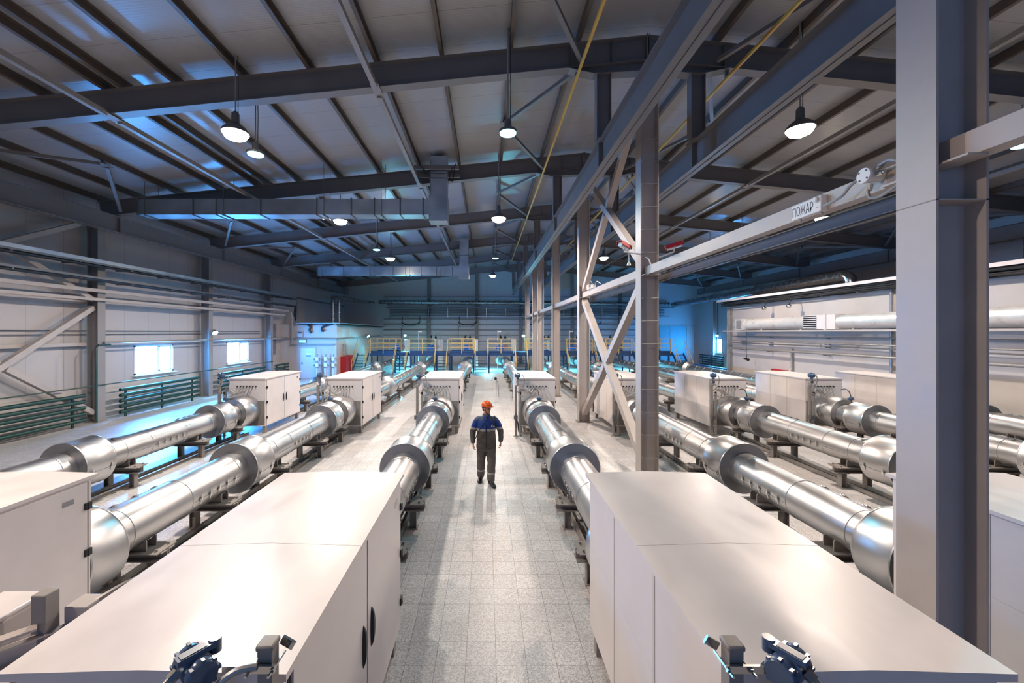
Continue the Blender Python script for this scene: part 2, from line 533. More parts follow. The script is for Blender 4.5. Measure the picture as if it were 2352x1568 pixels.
for x in (19.1, 19.34):
    G().box(x - .02, x + .02, YB - .2, YB - .12, .9, 1.2).build('handle', M_BLACK, d2, smooth=False)

# ------------------------------------------------------------------ steel frame
FY = [9.1, 15.0, 20.95, 26.9, 32.8, 38.7]
GXS = [(-13.65, 'along the window wall'), (2.62, 'beside the middle columns, window-wall side'),
       (4.72, 'beside the middle columns, service-room side'), (20.85, 'high above the white service room')]
for i, y in enumerate(FY):
    nm = ORD[i]
    for sgn, txt in ((-1, 'window side'), (1, 'service room side')):
        xe = -14.3 if sgn < 0 else 21.5
        xi = RIDGE + sgn * .02
        t = thing('roof_rafter', 'grey I-beam roof rafter, %s, %s frame along' % (txt, nm), 'beam', (xi, y, zbot(xi)), 'roof rafters')
        up = Vector((sgn * .1, 0, 1)).normalized()
        G().ibar((xe, y, zbot(xe) + .275), (xi, y, zbot(xi) + .275), .24, .55, .018, .012, up=(0, 0, 1)).build('beam', M_BEAM, t)
        h = G()     # haunch at the ridge
        xo = RIDGE + sgn * 1.75
        pr = [(xo, zbot(xo)), (xi, zbot(xi)), (xi, zbot(xi) - .22), (RIDGE + sgn * 1.2, zbot(xo) - .12)]
        h.add([(x, y - .006, z) for x, z in pr] + [(x, y + .006, z) for x, z in pr],
              [(0, 1, 2, 3), (7, 6, 5, 4)] + [(j, 4 + j, 4 + (j + 1) % 4, (j + 1) % 4) for j in range(4)])
        h.bar((RIDGE + sgn * 1.2, y, zbot(xo) - .125), (xi, y, zbot(xi) - .225), .24, .018)
        h.bar((xo, y, zbot(xo) - .005), (RIDGE + sgn * 1.2, y, zbot(xo) - .125), .24, .018)
        h.build('haunch', M_BEAM, t)
        e = G()
        e.box(min(xi, xi + sgn * .02), max(xi, xi + sgn * .02), y - .13, y + .13, zbot(xi) - .25, zbot(xi) + .58)
        e.build('end_plate', M_BEAM, t)
        for xs in (RIDGE + sgn * .8, RIDGE + sgn * 1.7):
            G().box(xs - .006, xs + .006, y - .11, y + .11, zbot(xs) + .02, zbot(xs) + .53).build('stiffener', M_BEAM, t)
        # hangers carrying the crane girders
        for gx in ((-13.65, 2.62) if sgn < 0 else (4.72, 20.85)):
            zt = zbot(gx) - (.14 if abs(gx - RIDGE) < 2 else 0)
            if zt - 7.58 > .05:
                side = 'window-wall' if gx < RIDGE else 'service-room'
                hn = thing('girder_hanger', 'short grey post hanging the crane girder %s, %s frame along'
                           % ({-13.65: 'by the windows', 2.62: 'inside the middle columns', 4.72: 'outside the middle columns', 20.85: 'above the service room'}[gx], nm), 'post', (gx, y, 7.58), 'girder hangers')
                G().ibar((gx, y, 7.6), (gx, y, zt), .2, .32, .014, .01, up=(1, 0, 0)).build('post', M_BEAM, hn)
                G().box(gx - .14, gx + .14, y - .2, y + .2, 7.575, 7.6).build('base_plate', M_BEAM, hn)

for gx, txt in GXS:
    t = thing('crane_girder', 'long grey steel crane girder ' + txt, 'beam', (gx, 4, 6.97), 'crane girders')
    y0, y1 = (3.0, 40.0)
    G().ibar((gx, y0, 7.27), (gx, y1, 7.27), .24, .6, .02, .014).build('beam', M_BEAM, t)
    for y in FY:
        G().box(gx - .1, gx + .1, y - .006, y + .006, 6.99, 7.55).build('stiffener', M_BEAM, t)
    G().box(gx - .004, gx + .004, y0, y1, 6.962, 6.97).build('flange_seam', M_RUBBER, t)

# purlins
PUR = [1.55, 3.05, 4.6, 6.05, 7.55, 9.05, 10.55, 11.7, 12.1, 13.5, 15.0, 16.5, 17.8]
for sgn, txt in ((-1, 'window side'), (1, 'service room side')):
    for i, dx in enumerate(PUR):
        x = RIDGE + sgn * dx
        z = zbot(x) + .55
        G().cbar((x, 2, z + .1), (x, YB - .05, z + .1), .085, .2, .02).build(
            'roof_purlin', M_PURLIN, loc=(x, 2, z))
        tag(bpy.context.scene.collection.objects[-1], 'dark brown roof purlin, %s from the ridge, %s slope' % (ORD[i], txt), 'purlin', 'roof purlins')

# light grey longitudinal struts under the rafters
for x, txt in ((-2.45, 'inner strut over the window-wall half'), (-8.4, 'outer strut over the window-wall half'),
               (9.65, 'inner strut over the service-room half'), (15.6, 'outer strut over the service-room half')):
    z = zbot(x)
    t = thing('roof_strut', 'light grey roof strut bolted under the rafters, ' + txt, 'strut', (x, 3.2, z - .1), 'roof struts')
    ys = [3.2] + FY
    for i in range(len(ys) - 1):
        a, b = ys[i] + (.18 if i else 0), ys[i + 1] - .18
        g = G().bar((x, a, z - .02), (x, b, z - .02), .11, .11)
        g.build('bar', M_STRUT, t)
    for y in FY:
        g = G().box(x - .09, x + .09, y - .3, y + .3, z - .035, z - .02)
        for s in (-.24, .24):
            g.cyl((x - .04, y + s, z - .06), (x - .04, y + s, z - .035), .018, n=6)
            g.cyl((x + .04, y + s, z - .06), (x + .04, y + s, z - .035), .018, n=6)
        g.build('bolted_plate', M_STRUT, t)

# roof bracing: V from a mid-bay purlin to the two frames, near the ridge and near the eaves
def vbrace(xa, xb, y0, y1, label, tube=False):
    ym = (y0 + y1) / 2
    za, zb_ = zbot(xa) + .42, zbot(xb) + .1
    t = thing('roof_brace', label, 'brace', (xa, ym, za), 'roof braces')
    for y in (y0, y1):
        s = -1 if y < ym else 1
        G().bar((xa, ym + s * .12, za), (xb, y - s * .16, zb_), .09, .09).build('diagonal', M_BEAM, t)
    G().box(xa - .14, xa + .14, ym - .18, ym + .18, za - .01, za + .01).build('gusset', M_BEAM, t)
    G().box(xa - .05, xa + .05, ym - .04, ym + .04, za + .01, zbot(xa) + .56).build('hanger', M_BEAM, t)
fy2 = [3.2] + FY
for i in range(len(fy2) - 1):
    nm = ORD[i]
    vbrace(.55, 2.1, fy2[i], fy2[i + 1], 'V-shaped grey roof brace near the ridge, window side, %s bay' % nm)
    vbrace(6.65, 5.1, fy2[i], fy2[i + 1], 'V-shaped grey roof brace near the ridge, service room side, %s bay' % nm)
    vbrace(-11.4, -13.4, fy2[i], fy2[i + 1], 'V-shaped grey roof brace at the window eaves, %s bay' % nm)
    if i > 1:
        vbrace(18.6, 20.5, fy2[i], fy2[i + 1], 'V-shaped grey roof brace at the service room eaves, %s bay' % nm)

# columns (flanges face the two long walls)
def column(x0, x1, y, ztop, label, group, rungs=None, depth=.3, mat=None):
    xm = (x0 + x1) / 2
    t = thing('steel_column', label, 'column', (xm, y, 0), group)
    G().ibar((xm, y, .03), (xm, y, ztop), depth, x1 - x0, .02, .014, up=(1, 0, 0)).build('shaft', mat or M_STEEL, t)
    G().box(x0 - .06, x1 + .06, y - depth / 2 - .06, y + depth / 2 + .06, 0, .03).build('base_plate', M_SUPPORT, t)
    if rungs:
        yy = y - depth / 2
        for z in rungs:
            pts = [(x0 + .03, yy + .04, z), (x0 + .03, yy - .06, z), (x1 - .03, yy - .06, z), (x1 - .03, yy + .04, z)]
            G().tube(pts, .009, 6).build('rung', M_CONDUIT, t)
    return t
CC = [(3.21, 'nearest in the middle row, beside a near cabinet lid'), (9.07, 'second middle column with climbing rungs'), (15.0, 'third in the middle row, braced to the rungs column'),
      (20.95, 'fourth in the middle row, plain, beyond the braced pair'), (26.9, 'fifth middle column in the row'), (30.0, 'sixth middle column, just short of the platform'),
      (35.4, 'seventh middle column, rising behind the yellow railings')]
for y, txt in CC:
    column(3.4, 3.8, y, zbot(3.8) - .26, 'tall grey I-section column, ' + txt, 'middle columns', [0.55 + .5 * k for k in range(15)] if y == 9.07 else None)
for i, y in enumerate([9.1, 15.0, 20.95, 26.9]):
    column(-14.65, -14.25, y, zbot(-14.4), 'grey steel wall column against the window wall, %s along' % ORD[i], 'window-wall columns', mat=M_STRUT)
for i, y in enumerate([32.8, 38.7]):
    column(21.6, 22.0, y, zbot(21.8), 'grey steel wall column by the blue gate corner, %s from it' % ORD[1 - i], 'gate-side columns')
for i, x in enumerate([-6.0, -1.0, 3.6, 9.0, 14.0]):
    xm = x
    t = thing('steel_column', 'grey steel column against the far wall, %s from the control room' % ORD[i], 'column', (x, 42.3, 0), 'far-wall columns')
    zt = zroof(x) - .02
    G().ibar((x, 42.33, 0), (x, 42.33, zt), .3, .3, .018, .012, up=(0, 1, 0)).build('shaft', M_BEAM, t)

# bracing between the second and third middle columns
def brace(name, p, q, w, h, label, cat='brace', group=None, mat=None):
    o = G().bar(p, q, w, h).build(name, mat or M_STEEL, loc=p)
    return tag(o, label, cat, group)
XB = 3.6
def xbrace(x, ya, yb, z0, z1, w, txt, group):
    # full diagonal from far foot up to near head, other diagonal in two halves
    ym, zm = (ya + yb) / 2, (z0 + z1) / 2
    t = thing('cross_brace', 'grey steel X-shaped brace, ' + txt, 'brace', (x, ym, z0), group)
    G().bar((x, ya, z0), (x, yb, z1), w, w * 1.0).build('diagonal', M_STEEL, t)
    d = Vector((0, yb - ya, z0 - z1)).normalized() * (w * .75)
    G().bar((x, ya, z1), (x, ym - d.y, zm - d.z), w, w).build('half_diagonal', M_STEEL, t)
    G().bar((x, ym + d.y, zm + d.z), (x, yb, z0), w, w).build('half_diagonal', M_STEEL, t)
    g = G()
    e = Vector((0, yb - ya, z0 - z1)).normalized()
    c = Vector((x, ym, zm))
    g.bar(c - e * .45, c + e * .45, .012, .14)
    g.build('gusset', M_STEEL, t)
xbrace(XB, 9.25, 14.85, .35, 4.45, .19, 'lower one between the middle columns', 'middle braces')
xbrace(XB, 9.25, 14.85, 4.85, 9.0, .17, 'upper one between the middle columns', 'middle braces')
xbrace(-14.45, 9.25, 14.85, .35, 4.2, .17, 'lower one against the window wall behind the green radiator', 'window-wall braces')
xbrace(-14.45, 9.25, 14.85, 4.5, 7.4, .15, 'upper one high on the window wall', 'window-wall braces')

# struts joining the middle columns
yy = [c[0] for c in CC]
for i in range(len(yy) - 1):
    nm = ORD[i]
    z = 4.66
    t = thing('column_strut', 'light grey box strut between middle columns, %s bay, upper of its pair' % nm, 'strut', (3.6, yy[i], z - .09), 'column struts')
    G().bar((3.6, yy[i] + .03, z), (3.6, yy[i + 1] - .03, z), .15, .18).build('bar', M_STEEL, t)
    for y, s in ((yy[i], 1), (yy[i + 1], -1)):
        G().box(3.42, 3.78, min(y + s * .008, y + s * .3), max(y + s * .008, y + s * .3), z - .11, z - .095).build('gusset', M_STEEL, t)
    t = thing('column_strut', 'grey channel strut between middle columns, %s bay, lower of its pair' % nm, 'strut', (3.92, yy[i], 4.45), 'column struts')
    G().ibar((3.92, yy[i] + .35, 4.53), (3.92, yy[i + 1] + .3, 4.53), .1, .16, .012, .01).build('bar', M_BEAM, t)
    g = G()
    g.tube([(3.86, yy[i] + .4, 4.44), (3.86, yy[i] + 2, 4.435), (3.86, yy[i] + 4, 4.44), (3.86, yy[i + 1] + .2, 4.44)], .012, 6)
    g.build('cable', M_CABLE, t)
# strut in front of the nearest column running towards the camera
t = thing('column_strut', 'light grey box strut leaving the nearest middle column towards the camera', 'strut', (3.6, 0, 4.6), 'column struts')
G().bar((3.6, -2.6, 4.68), (3.6, 3.15, 4.68), .15, .18).build('bar', M_STEEL, t)
G().box(3.45, 3.6, 2.9, 3.2, 4.575, 4.59).build('gusset', M_STEEL, t)
tag(G().box(3.4, 3.8, 3.06, 3.36, 4.3, 4.31).build('stiffener_plate', M_STEEL, loc=(3.6, 3.2, 4.3)), 'thin grey plate across the web of the nearest middle column', 'plate')

# yellow conductor rails under the rafters
for x, txt in ((2.03, 'window-wall side of the ridge'), (5.4, 'service-room side of the ridge')):
    z = zbot(x) - .14
    t = thing('conductor_rail', 'thin yellow crane conductor rail on the ' + txt, 'rail', (x, 2, z), 'conductor rails')
    G().bar((x, 2, z - .03), (x, 33, z - .03), .05, .06).build('bar', M_BUSBAR, t)
    for y in FY[:4]:
        G().box(x - .03, x + .03, y - .03, y + .03, z, zbot(x) + .01).build('bracket', M_BEAM, t)

# ------------------------------------------------------------------ hanging lamps
def spot(name, loc, power, col, size, rad, rot=(0, 0, 0), parent=None):
    l = bpy.data.lights.new(name, 'SPOT')
    l.energy = power; l.color = col; l.spot_size = R(size); l.spot_blend = .35; l.shadow_soft_size = rad
    o = bpy.data.objects.new(name, l); COL.objects.link(o)
    o.location = loc; o.rotation_euler = rot
    if parent is not None: o.parent = parent
    return o

def make_lamp(warm):
    t = thing('high_bay_lamp', 'x', 'lamp', (0, 0, 0))
    r = .27 if warm else .19
    # bell reflector, open at the bottom
    if warm:
        pr = [(-.02, r), (.03, r * .97), (.10, r * .75), (.17, r * .42), (.2, .08), (.4, .075), (.45, .03)]
    else:
        pr = [(-.01, r), (.04, r), (.07, r * .8), (.10, .08), (.26, .07), (.28, .03)]
    G().lathe((0, 0, 0), (0, 0, 1), [(pr[0][0], r - .012)] + pr, 20, caps=False).build('reflector', M_LAMP, t)
    g = G().lathe((0, 0, 0), (0, 0, 1), [(-.17 if warm else -.06, .02), (-.155 if warm else -.055, r * .4), (-.11 if warm else -.035, r * .75), (-.03, r - .02), (.012, r - .016), (.013, .01)], 20)
    g.build('glass', M_WARM if warm else M_CYANL, t)
    return t
def hang(proto, first, x, y, z, label, group, warm):
    t = proto if first else dup(proto, (x, y, z))
    if first: t.location = (x, y, z)
    tag(t, label, 'lamp', group)
    zt = zroof(x) - z - .02
    G().cyl(Vector((0, 0, .4 if warm else .26)) + t.location, Vector((0, 0, zt)) + t.location, .016, n=6).build('rod', M_CONDUIT, t)
    G().tube([t.location + Vector(p) for p in ((.05, 0, .35 if warm else .2), (.06, 0, .9), (.045, 0, zt))], .008, 5).build('cord', M_CABLE, t)
    g = G().box(x - .02, x + .06, y - .02, y + .02, z + (.36 if warm else .22), z + (.44 if warm else .28)); g.build('bracket', M_CONDUIT, t)
    spot('lamp_light', (0, 0, -.2), (P_WARM * (.85 if y < 2 else .4 if x > 12 and y < 9 else .75 if x > 12 and y < 16 else 1)) if warm else P_CYAN, C_WARM if warm else C_CYAN, 172 if warm else 160, .16, parent=t)
WTX = ['overhead, out of the picture, near the camera', 'nearest, over the second pipe line', 'nearest beyond the middle columns', 'over the near cabinets by the service room',
       'by the long duct, window side', 'over the central aisle above the walking person', 'hanging behind the fire sign strut', 'near the far duct, window side',
       'seen between the two braced middle columns', 'near the far end on the service-room side', 'farthest, over the central aisle']
CTX = ['over the central aisle, brightest', 'just behind the nearest warm lamp', 'beyond the long duct, window side', 'far down the central aisle', 'far off on the service-room side', 'peeping past the nearest column by its strut']
pw, pc = make_lamp(True), make_lamp(False)
for i, (x, y, zl) in reversed(list(enumerate(WARM))):
    hang(pw, i == 0, x, y, zl, 'round lamp glowing warm white on a rod, ' + WTX[i], 'warm high-bay lamps', True)
for i, (x, y, zl) in reversed(list(enumerate(CYAN))):
    hang(pc, i == 0, x, y, zl, 'small round hanging lamp glowing cyan, ' + CTX[i], 'cyan high-bay lamps', False)

# ------------------------------------------------------------------ gas lines: cabinets, pipe runs, supports
FARX = [-7.80, -4.66, -1.50, 1.64, 4.76, 7.87, 11.0, 14.1]
NEARX = {1: -4.76, 2: -1.51, 3: 1.69, 4: 4.88, 5: 8.05}
LINE = ['line nearest the windows', 'second line from the windows', 'line beside the aisle, window side',
        'line beside the aisle, column side', 'first line past the columns', 'second line past the columns',
        'second line from the service room', 'line next to the service room']
ZP = .79
CL = 2.45                 # cabinet length

def make_cabinet():
    t = thing('instrument_cabinet', 'x', 'cabinet')
    w, z0, z1 = .6, .24, 1.775
    G().box(-w, w, .0, CL, 1.06, z1).build('body', M_CAB, t, bevel=.004)
    g = G().box(-w, w, .012, CL - .012, z0, 1.06)
    g.box(-w, -w + .03, 0, .012, z0, 1.06); g.box(w - .03, w, 0, .012, z0, 1.06); g.box(-w, w, 0, .012, z0, z0 + .03)
    g.build('lower_body', M_CAB, t)
    g = G().box(-w + .03, w - .03, -.004, .008, z0 + .03, 1.055)
    for x in (-w + .06, w - .06):
        for z in (.36, .55, .75, .95):
            g.cyl((x, -.004, z), (x, -.012, z), .012, n=6)
    g.build('front_plate', M_CABLOW, t)
    # lid: two sheets with a faint fold along the middle
    g = G()
    for ya, yb in ((-.045, 1.02), (1.024, CL + .045)):
        a, h = w + .035, .018
        pr = [(-a, 1.772), (a, 1.772), (a, 1.806), (.02, 1.806 + h), (-.02, 1.806 + h), (-a, 1.806)]
        g.add([(x, ya, z) for x, z in pr] + [(x, yb, z) for x, z in pr],
              [tuple(range(5, -1, -1)), tuple(range(6, 12))] + [(i, (i + 1) % 6, 6 + (i + 1) % 6, 6 + i) for i in range(6)])
    g.build('lid', M_CAB, t)
    # doors on the +x side
    for k, (ya, yb) in enumerate(((.06, CL / 2 - .014), (CL / 2 + .014, CL - .06))):
        d = G().box(w, w + .018, ya, yb, z0 + .03, z1 - .03).build('door', M_CAB, t, bevel=.003)
        yh = yb - .09 if k == 0 else ya + .09
        pr = [(.018, -.15), (.03, -.12), (.045, -.05), (.048, 0), (.045, .05), (.03, .12), (.018, .15)]
        h = G()
        vs = []
        rings = []
        for j in range(9):
            zz = -.15 + .3 * j / 8
            ww = .028 * math.sqrt(max(.02, 1 - (zz / .155) ** 2))
            rings.append([V(w + .016, yh - ww, 1.02 + zz), V(w + .016 + ww * 1.1, yh - ww * .6, 1.02 + zz), V(w + .016 + ww * 1.1, yh + ww * .6, 1.02 + zz), V(w + .016, yh + ww, 1.02 + zz)])
        h.loft(rings).build('handle', M_BLACK, d)
        ye = ya if k == 0 else yb
        for z in (.52, 1.02, 1.5):
            hg = G().box(w + .012, w + .034, ye - .035, ye + .035, z - .035, z + .035)
            hg.cyl((w + .03, ye, z - .036), (w + .03, ye, z + .036), .012, n=8)
            hg.build('hinge', M_BLACK, d)
        if k == 1:
            G().box(w + .017, w + .021, yb - .25, yb - .14, 1.58, 1.63).build('name_plate', M_CHROME, d)
    for ya, yb in ((.035, .06), (CL - .06, CL - .035), (CL / 2 - .014, CL / 2 + .014)):
        G().box(w - .001, w + .003, ya, yb, z0 + .03, z1 - .03).build('door_seal', M_RUBBER, t)
    for y in (.82, 1.64):
        G().box(-w - .004, -w, y - .016, y + .016, z0 + .02, z1).build('panel_joint', M_JOINT, t)
    for x in (-w + .08, w - .08):
        for y in (.1, CL - .1):
            G().box(x - .05, x + .05, y - .05, y + .05, 0, z0).build('leg', M_SUPPORT, t)
    # row of cable glands under the lid
    for k in range(7):
        x = -.3 + .1 * k
        g = G().cyl((x, 0, 1.545), (x, -.03, 1.545), .022, n=6)
        g.cyl((x, -.03, 1.545), (x, -.07, 1.53), .013, n=8)
        g.build('cable_gland', M_BLACK, t)
    return t

cab = make_cabinet()
first = True
CTX_N = {1: 'partly cut off, nearest the window wall', 2: 'near the camera, window side of the aisle', 3: 'near the camera, nearest column rising beside it',
         4: 'half hidden behind the nearest column', 5: 'last of the near row'}
for k, x in NEARX.items():
    t = cab if first else dup(cab, (0, 0, 0))
    t.location = (x, 1.815, 0)
    tag(t, 'white instrument cabinet with a wide flat lid, ' + CTX_N[k], 'cabinet', 'near instrument cabinets'); first = False
for k, x in enumerate(FARX):
    t = dup(cab, (x, 13.2, 0), 'white instrument cabinet in the far row, ' + LINE[k], 'far instrument cabinets')

# pipes
def band_profile(y0, y1, r, bands):
    pr = [(y0, r)]
    for b in sorted(bands):
        if y0 + .02 < b < y1 - .02:
            pr += [(b - .012, r), (b - .008, r + .007), (b + .008, r + .007), (b + .012, r)]
    pr.append((y1, r))
    return pr

def drum(t, ya, yb, r, mat=None, cone=None):
    """a fat valve jacket: sheet drum with flat annular ends (or cones)"""
    if cone:
        pr = [(ya, .29), (ya + cone, r), (yb - cone, r), (yb, .29)]
        return G().lathe((0, 0, ZP), (0, 1, 0), pr, 40).build('valve_jacket', M_GALV, t)
    pr = [(ya, r - .006), (ya, r + .004), (ya + .015, r + .008), (ya + .03, r), (yb - .03, r), (yb - .015, r + .008), (yb, r + .004), (yb, r - .006)]
    o = G().lathe((0, 0, ZP), (0, 1, 0), pr, 44).build('valve_jacket', M_GALV, t)
    for y, s in ((ya, -1), (yb, 1)):
        G().lathe((0, 0, ZP), (0, 1, 0), [(y + s * .002, .3), (y + s * .002, r - .004)], 44, caps=False).build('end_ring', M_GALV2, o)
    return o

def latch(t, y, ang, r, side):
    """toggle latch across a lengthwise seam, at angle from horizontal on the given side"""
    c, s_ = math.cos(ang) * side, math.sin(ang)
    n = V(c, 0, s_); tan = V(-s_ * side, 0, abs(c))
    o = V(0, y, ZP) + n * (r + .008)
    g = G()
    g.bar(o - tan * .075, o + tan * .075, .012, .01, up=n)
    g.bar(o - tan * .03 + n * .008, o + tan * .035 + n * .008, .03, .014, up=n)
    g.bar(o - V(0, .03, 0) + n * .004, o + V(0, .03, 0) + n * .004, .02, .012, up=n)
    return g.build('latch', M_CHROME, t)

def seam(g, y0, y1, ang, r, side):
    n = V(math.cos(ang) * side, 0, math.sin(ang))
    a = V(0, y0, ZP) + n * (r + .003); b = V(0, y1, ZP) + n * (r + .003)
    g.bar(a, b, .012, .008, up=n)

def make_near_run(side):
    t = thing('gas_pipe', 'x', 'pipe')
    r = .295
    G().lathe((0, 0, ZP), (0, 1, 0), band_profile(4.28, 13.19, r, [5.05, 6.05, 7.2, 8.5, 9.15, 10.2, 11.15]), 40).build('pipe_jacket', M_GALV, t)
    drum(t, 4.30, 4.76, .47)
    a = drum(t, 7.45, 8.05, .46)
    b = drum(t, 11.37, 11.97, .46)
    # domed collar entering the cabinet
    pr = [(12.42, .3), (12.42, .44), (12.5, .49), (12.86, .49), (13.19, .45)]
    o = G().lathe((0, 0, ZP), (0, 1, 0), pr, 44, caps=False).build('valve_jacket', M_GALV, t)
    g = G()
    for y0, y1, an, rr, sd in ((6.06, 7.18, R(-8), r, side), (5.06, 6.04, R(62), r, -side), (9.2, 10.15, R(-8), r, side), (10.25, 11.1, R(72), r, -side),
                               (7.47, 8.03, R(-14), .46, side), (11.4, 11.95, R(-14), .46, side), (8.1, 8.48, R(78), r, side), (8.55, 9.1, R(-8), r, side)):
        g = G(); seam(g, y0, y1, an, rr, sd); g.build('jacket_seam', M_GALV2, t)
    for k in range(5): latch(t, 6.2 + .21 * k, R(-8), r, side)
    for k in range(3): latch(t, 5.2 + .32 * k, R(62), r, -side)
    for k in range(5): latch(t, 9.28 + .19 * k, R(-8), r, side)
    for k in range(4): latch(t, 10.35 + .2 * k, R(72), r, -side)
    for y in (7.56, 7.94, 11.46, 11.88): latch(t, y, R(-14), .46, side)
    for y in (8.18, 8.38): latch(t, y, R(78), r, side)
    return t
def make_far_run(side):
    t = thing('gas_pipe', 'x', 'pipe')
    r = .285
    G().lathe((0, 0, ZP), (0, 1, 0), band_profile(15.67, 35.0, r, [16.4 + k * .95 for k in range(20)]), 36).build('pipe_jacket', M_GALV, t)
    pr = [(15.67, .47), (15.95, .47), (16.05, .3)]
    G().lathe((0, 0, ZP), (0, 1, 0), pr, 40, caps=False).build('valve_jacket', M_GALV, t)
    drum(t, 18.7, 19.35, .46, cone=.1)
    drum(t, 28.0, 28.8, .47, cone=.16)
    g = G(); seam(g, 19.5, 27.5, R(62), r, side); g.build('jacket_seam', M_GALV2, t)
    for k in range(12): latch(t, 19.8 + .6 * k, R(62), r, side)
    g = G().cyl((0, 35.0, ZP), (0, 35.06, ZP), .42, n=28).cyl((0, 35.09, ZP), (0, 35.15, ZP), .42, n=28).cyl((0, 35.0, ZP), (0, 36.6, ZP), .24, n=20)
    for k in range(12):
        a = math.pi * k / 6
        g.cyl((.36 * math.cos(a), 34.97, ZP + .36 * math.sin(a)), (.36 * math.cos(a), 35.18, ZP + .36 * math.sin(a)), .022, n=6)
    g.build('flange', M_GALV2, t)
    return t
nr = {1: make_near_run(1), -1: make_near_run(-1)}
fr = {1: make_far_run(1), -1: make_far_run(-1)}
used = set()
def place(d, side, x, label, group):
    t = d[side] if (id(d), side) not in used else dup(d[side], (0, 0, 0))
    pend.append((t, x, label, group, (id(d), side) not in used))
    used.add((id(d), side))
pend = []
for k, x in enumerate(FARX):
    side = 1 if k < 3 else -1
    place(nr, side, x - .005, 'silver jacketed pipe between the cabinet rows, ' + LINE[k], 'near gas pipes')
    place(fr, side, x, 'silver jacketed pipe running to the platform, ' + LINE[k], 'far gas pipes')
for t, x, label, group, _ in pend:
    t.location = (x, 0, 0); tag(t, label, 'pipe', group)

# pipe supports
def make_support():
    t = thing('pipe_support', 'x', 'support')
    g = G()
    for s in (-1, 1):
        pass
    for s in (-1, 1):
        p = G().ibar((s * .27, 0, .012), (s * .27, 0, .32), .11, .11, .01, .008, up=(1, 0, 0))
        p.box(s * .27 - .08, s * .27 + .08, -.08, .08, 0, .012)
        p.box(s * .27 - .09, s * .27 + .09, -.09, .09, .305, .32)
        p.build('post', M_SUPPORT, t)
    G().cbar((-.46, -.06, .38), (.46, -.06, .38), .1, .12, .01).cbar((.46, .06, .38), (-.46, .06, .38), .1, .12, .01).build('crossbeam', M_SUPPORT, t)
    g = G().box(-.44, .44, -.17, .17, .44, .455)
    for s in (-1, 1):
        for y in (-.1, .1):
            g.cyl((s * .38, y, .455), (s * .38, y, .485), .016, n=6)
    g.build('top_plate', M_SUPPORT, t)
    g = G()
    for y in (-.08, .08):
        pr = [(-.24, .455), (.24, .455), (.24, .58)]
        rr = .297
        for k in range(9):
            a = R(-40 - 100 * k / 8)
            pr.append((rr * math.cos(a), ZP + rr * math.sin(a)))
        pr.append((-.24, .58))
        n = len(pr)
        g.add([(x, y - .008, z) for x, z in pr] + [(x, y + .008, z) for x, z in pr],
              [tuple(range(n)), tuple(range(2 * n - 1, n - 1, -1))] + [(i, n + i, n + (i + 1) % n, (i + 1) % n) for i in range(n)])
    g.build('saddle', M_SUPPORT, t)
    return t
sup = make_support()
lst = []
PLACE_N = [(5.35, 'just behind the near cabinet'), (6.85, 'before the nearer drum'), (8.65, 'behind the nearer drum'), (10.7, 'before the farther drum'), (12.2, 'before the far cabinet')]
PLACE_F = [(16.9, 'just behind the far cabinet'), (20.4, 'second past the far cabinet'), (24.0, 'third past the far cabinet'), (29.5, 'before the platform')]
for k, x in enumerate(FARX):
    for y, txt in PLACE_N + PLACE_F:
        lst.append((x, y, 'grey pipe support %s, %s' % (txt, LINE[k])))
for i, (x, y, lb) in enumerate(lst):
    t = dup(sup, (x, y, 0)) if i < len(lst) - 1 else sup
    t.location = (x, y, 0)
    tag(t, lb[:200], 'support', 'pipe supports')

# steel cable channels on the floor under the pipes
for k, x in enumerate(FARX):
    for (a, b, txt) in ((4.3, 13.1, 'near'), (15.75, 31.5, 'far')):
        t = thing('floor_channel', 'low grey floor channel under the %s pipe, %s' % (txt, LINE[k]), 'channel', (x, a, 0), 'floor channels')
        for s in (-.13, .13):
            G().cbar((x + s, a, .045), (x + s, b, .045), .05, .07, .008).build('channel_bar', M_SUPPORT, t)
        g = G(); n = int((b - a) / 1.2)
        for j in range(n):
            y = a + .4 + j * 1.2
            g.box(x - .17, x + .17, y - .03, y + .03, 0, .012)
        g.tube([(x - .05, a, .03), (x - .04, (a + b) / 2, .03), (x - .05, b, .03)], .018, 6)
        g.tube([(x + .03, a, .03), (x + .05, (a + b) / 2, .03), (x + .03, b, .03)], .015, 6)
        g.build('cable_bed', M_CABLE, t)

# ------------------------------------------------------------------ pressure transmitters and their stands
def head(t, c, ax, s=1.0, tagdir=None):
    """two-ended transmitter housing with gland and neck; returns nothing"""
    c = Vector(c); ax = Vector(ax).normalized()
    side, up = frame(ax)
    g = G()
    g.lathe(c - ax * .075 * s, ax, [(0, .045 * s), (.006 * s, .056 * s), (.03 * s, .058 * s), (.034 * s, .052 * s), (.116 * s, .052 * s), (.12 * s, .058 * s), (.144 * s, .056 * s), (.15 * s, .045 * s)], 20)
    g.cyl(c - up * .04 * s, c - up * .105 * s, .042 * s, .036 * s, n=16)
    g.bar(c + up * .03 * s - side * .02 * s, c + up * .075 * s - side * .02 * s, .03 * s, .05 * s, up=ax)
    return g.build('housing', M_TRANS, t), side, up

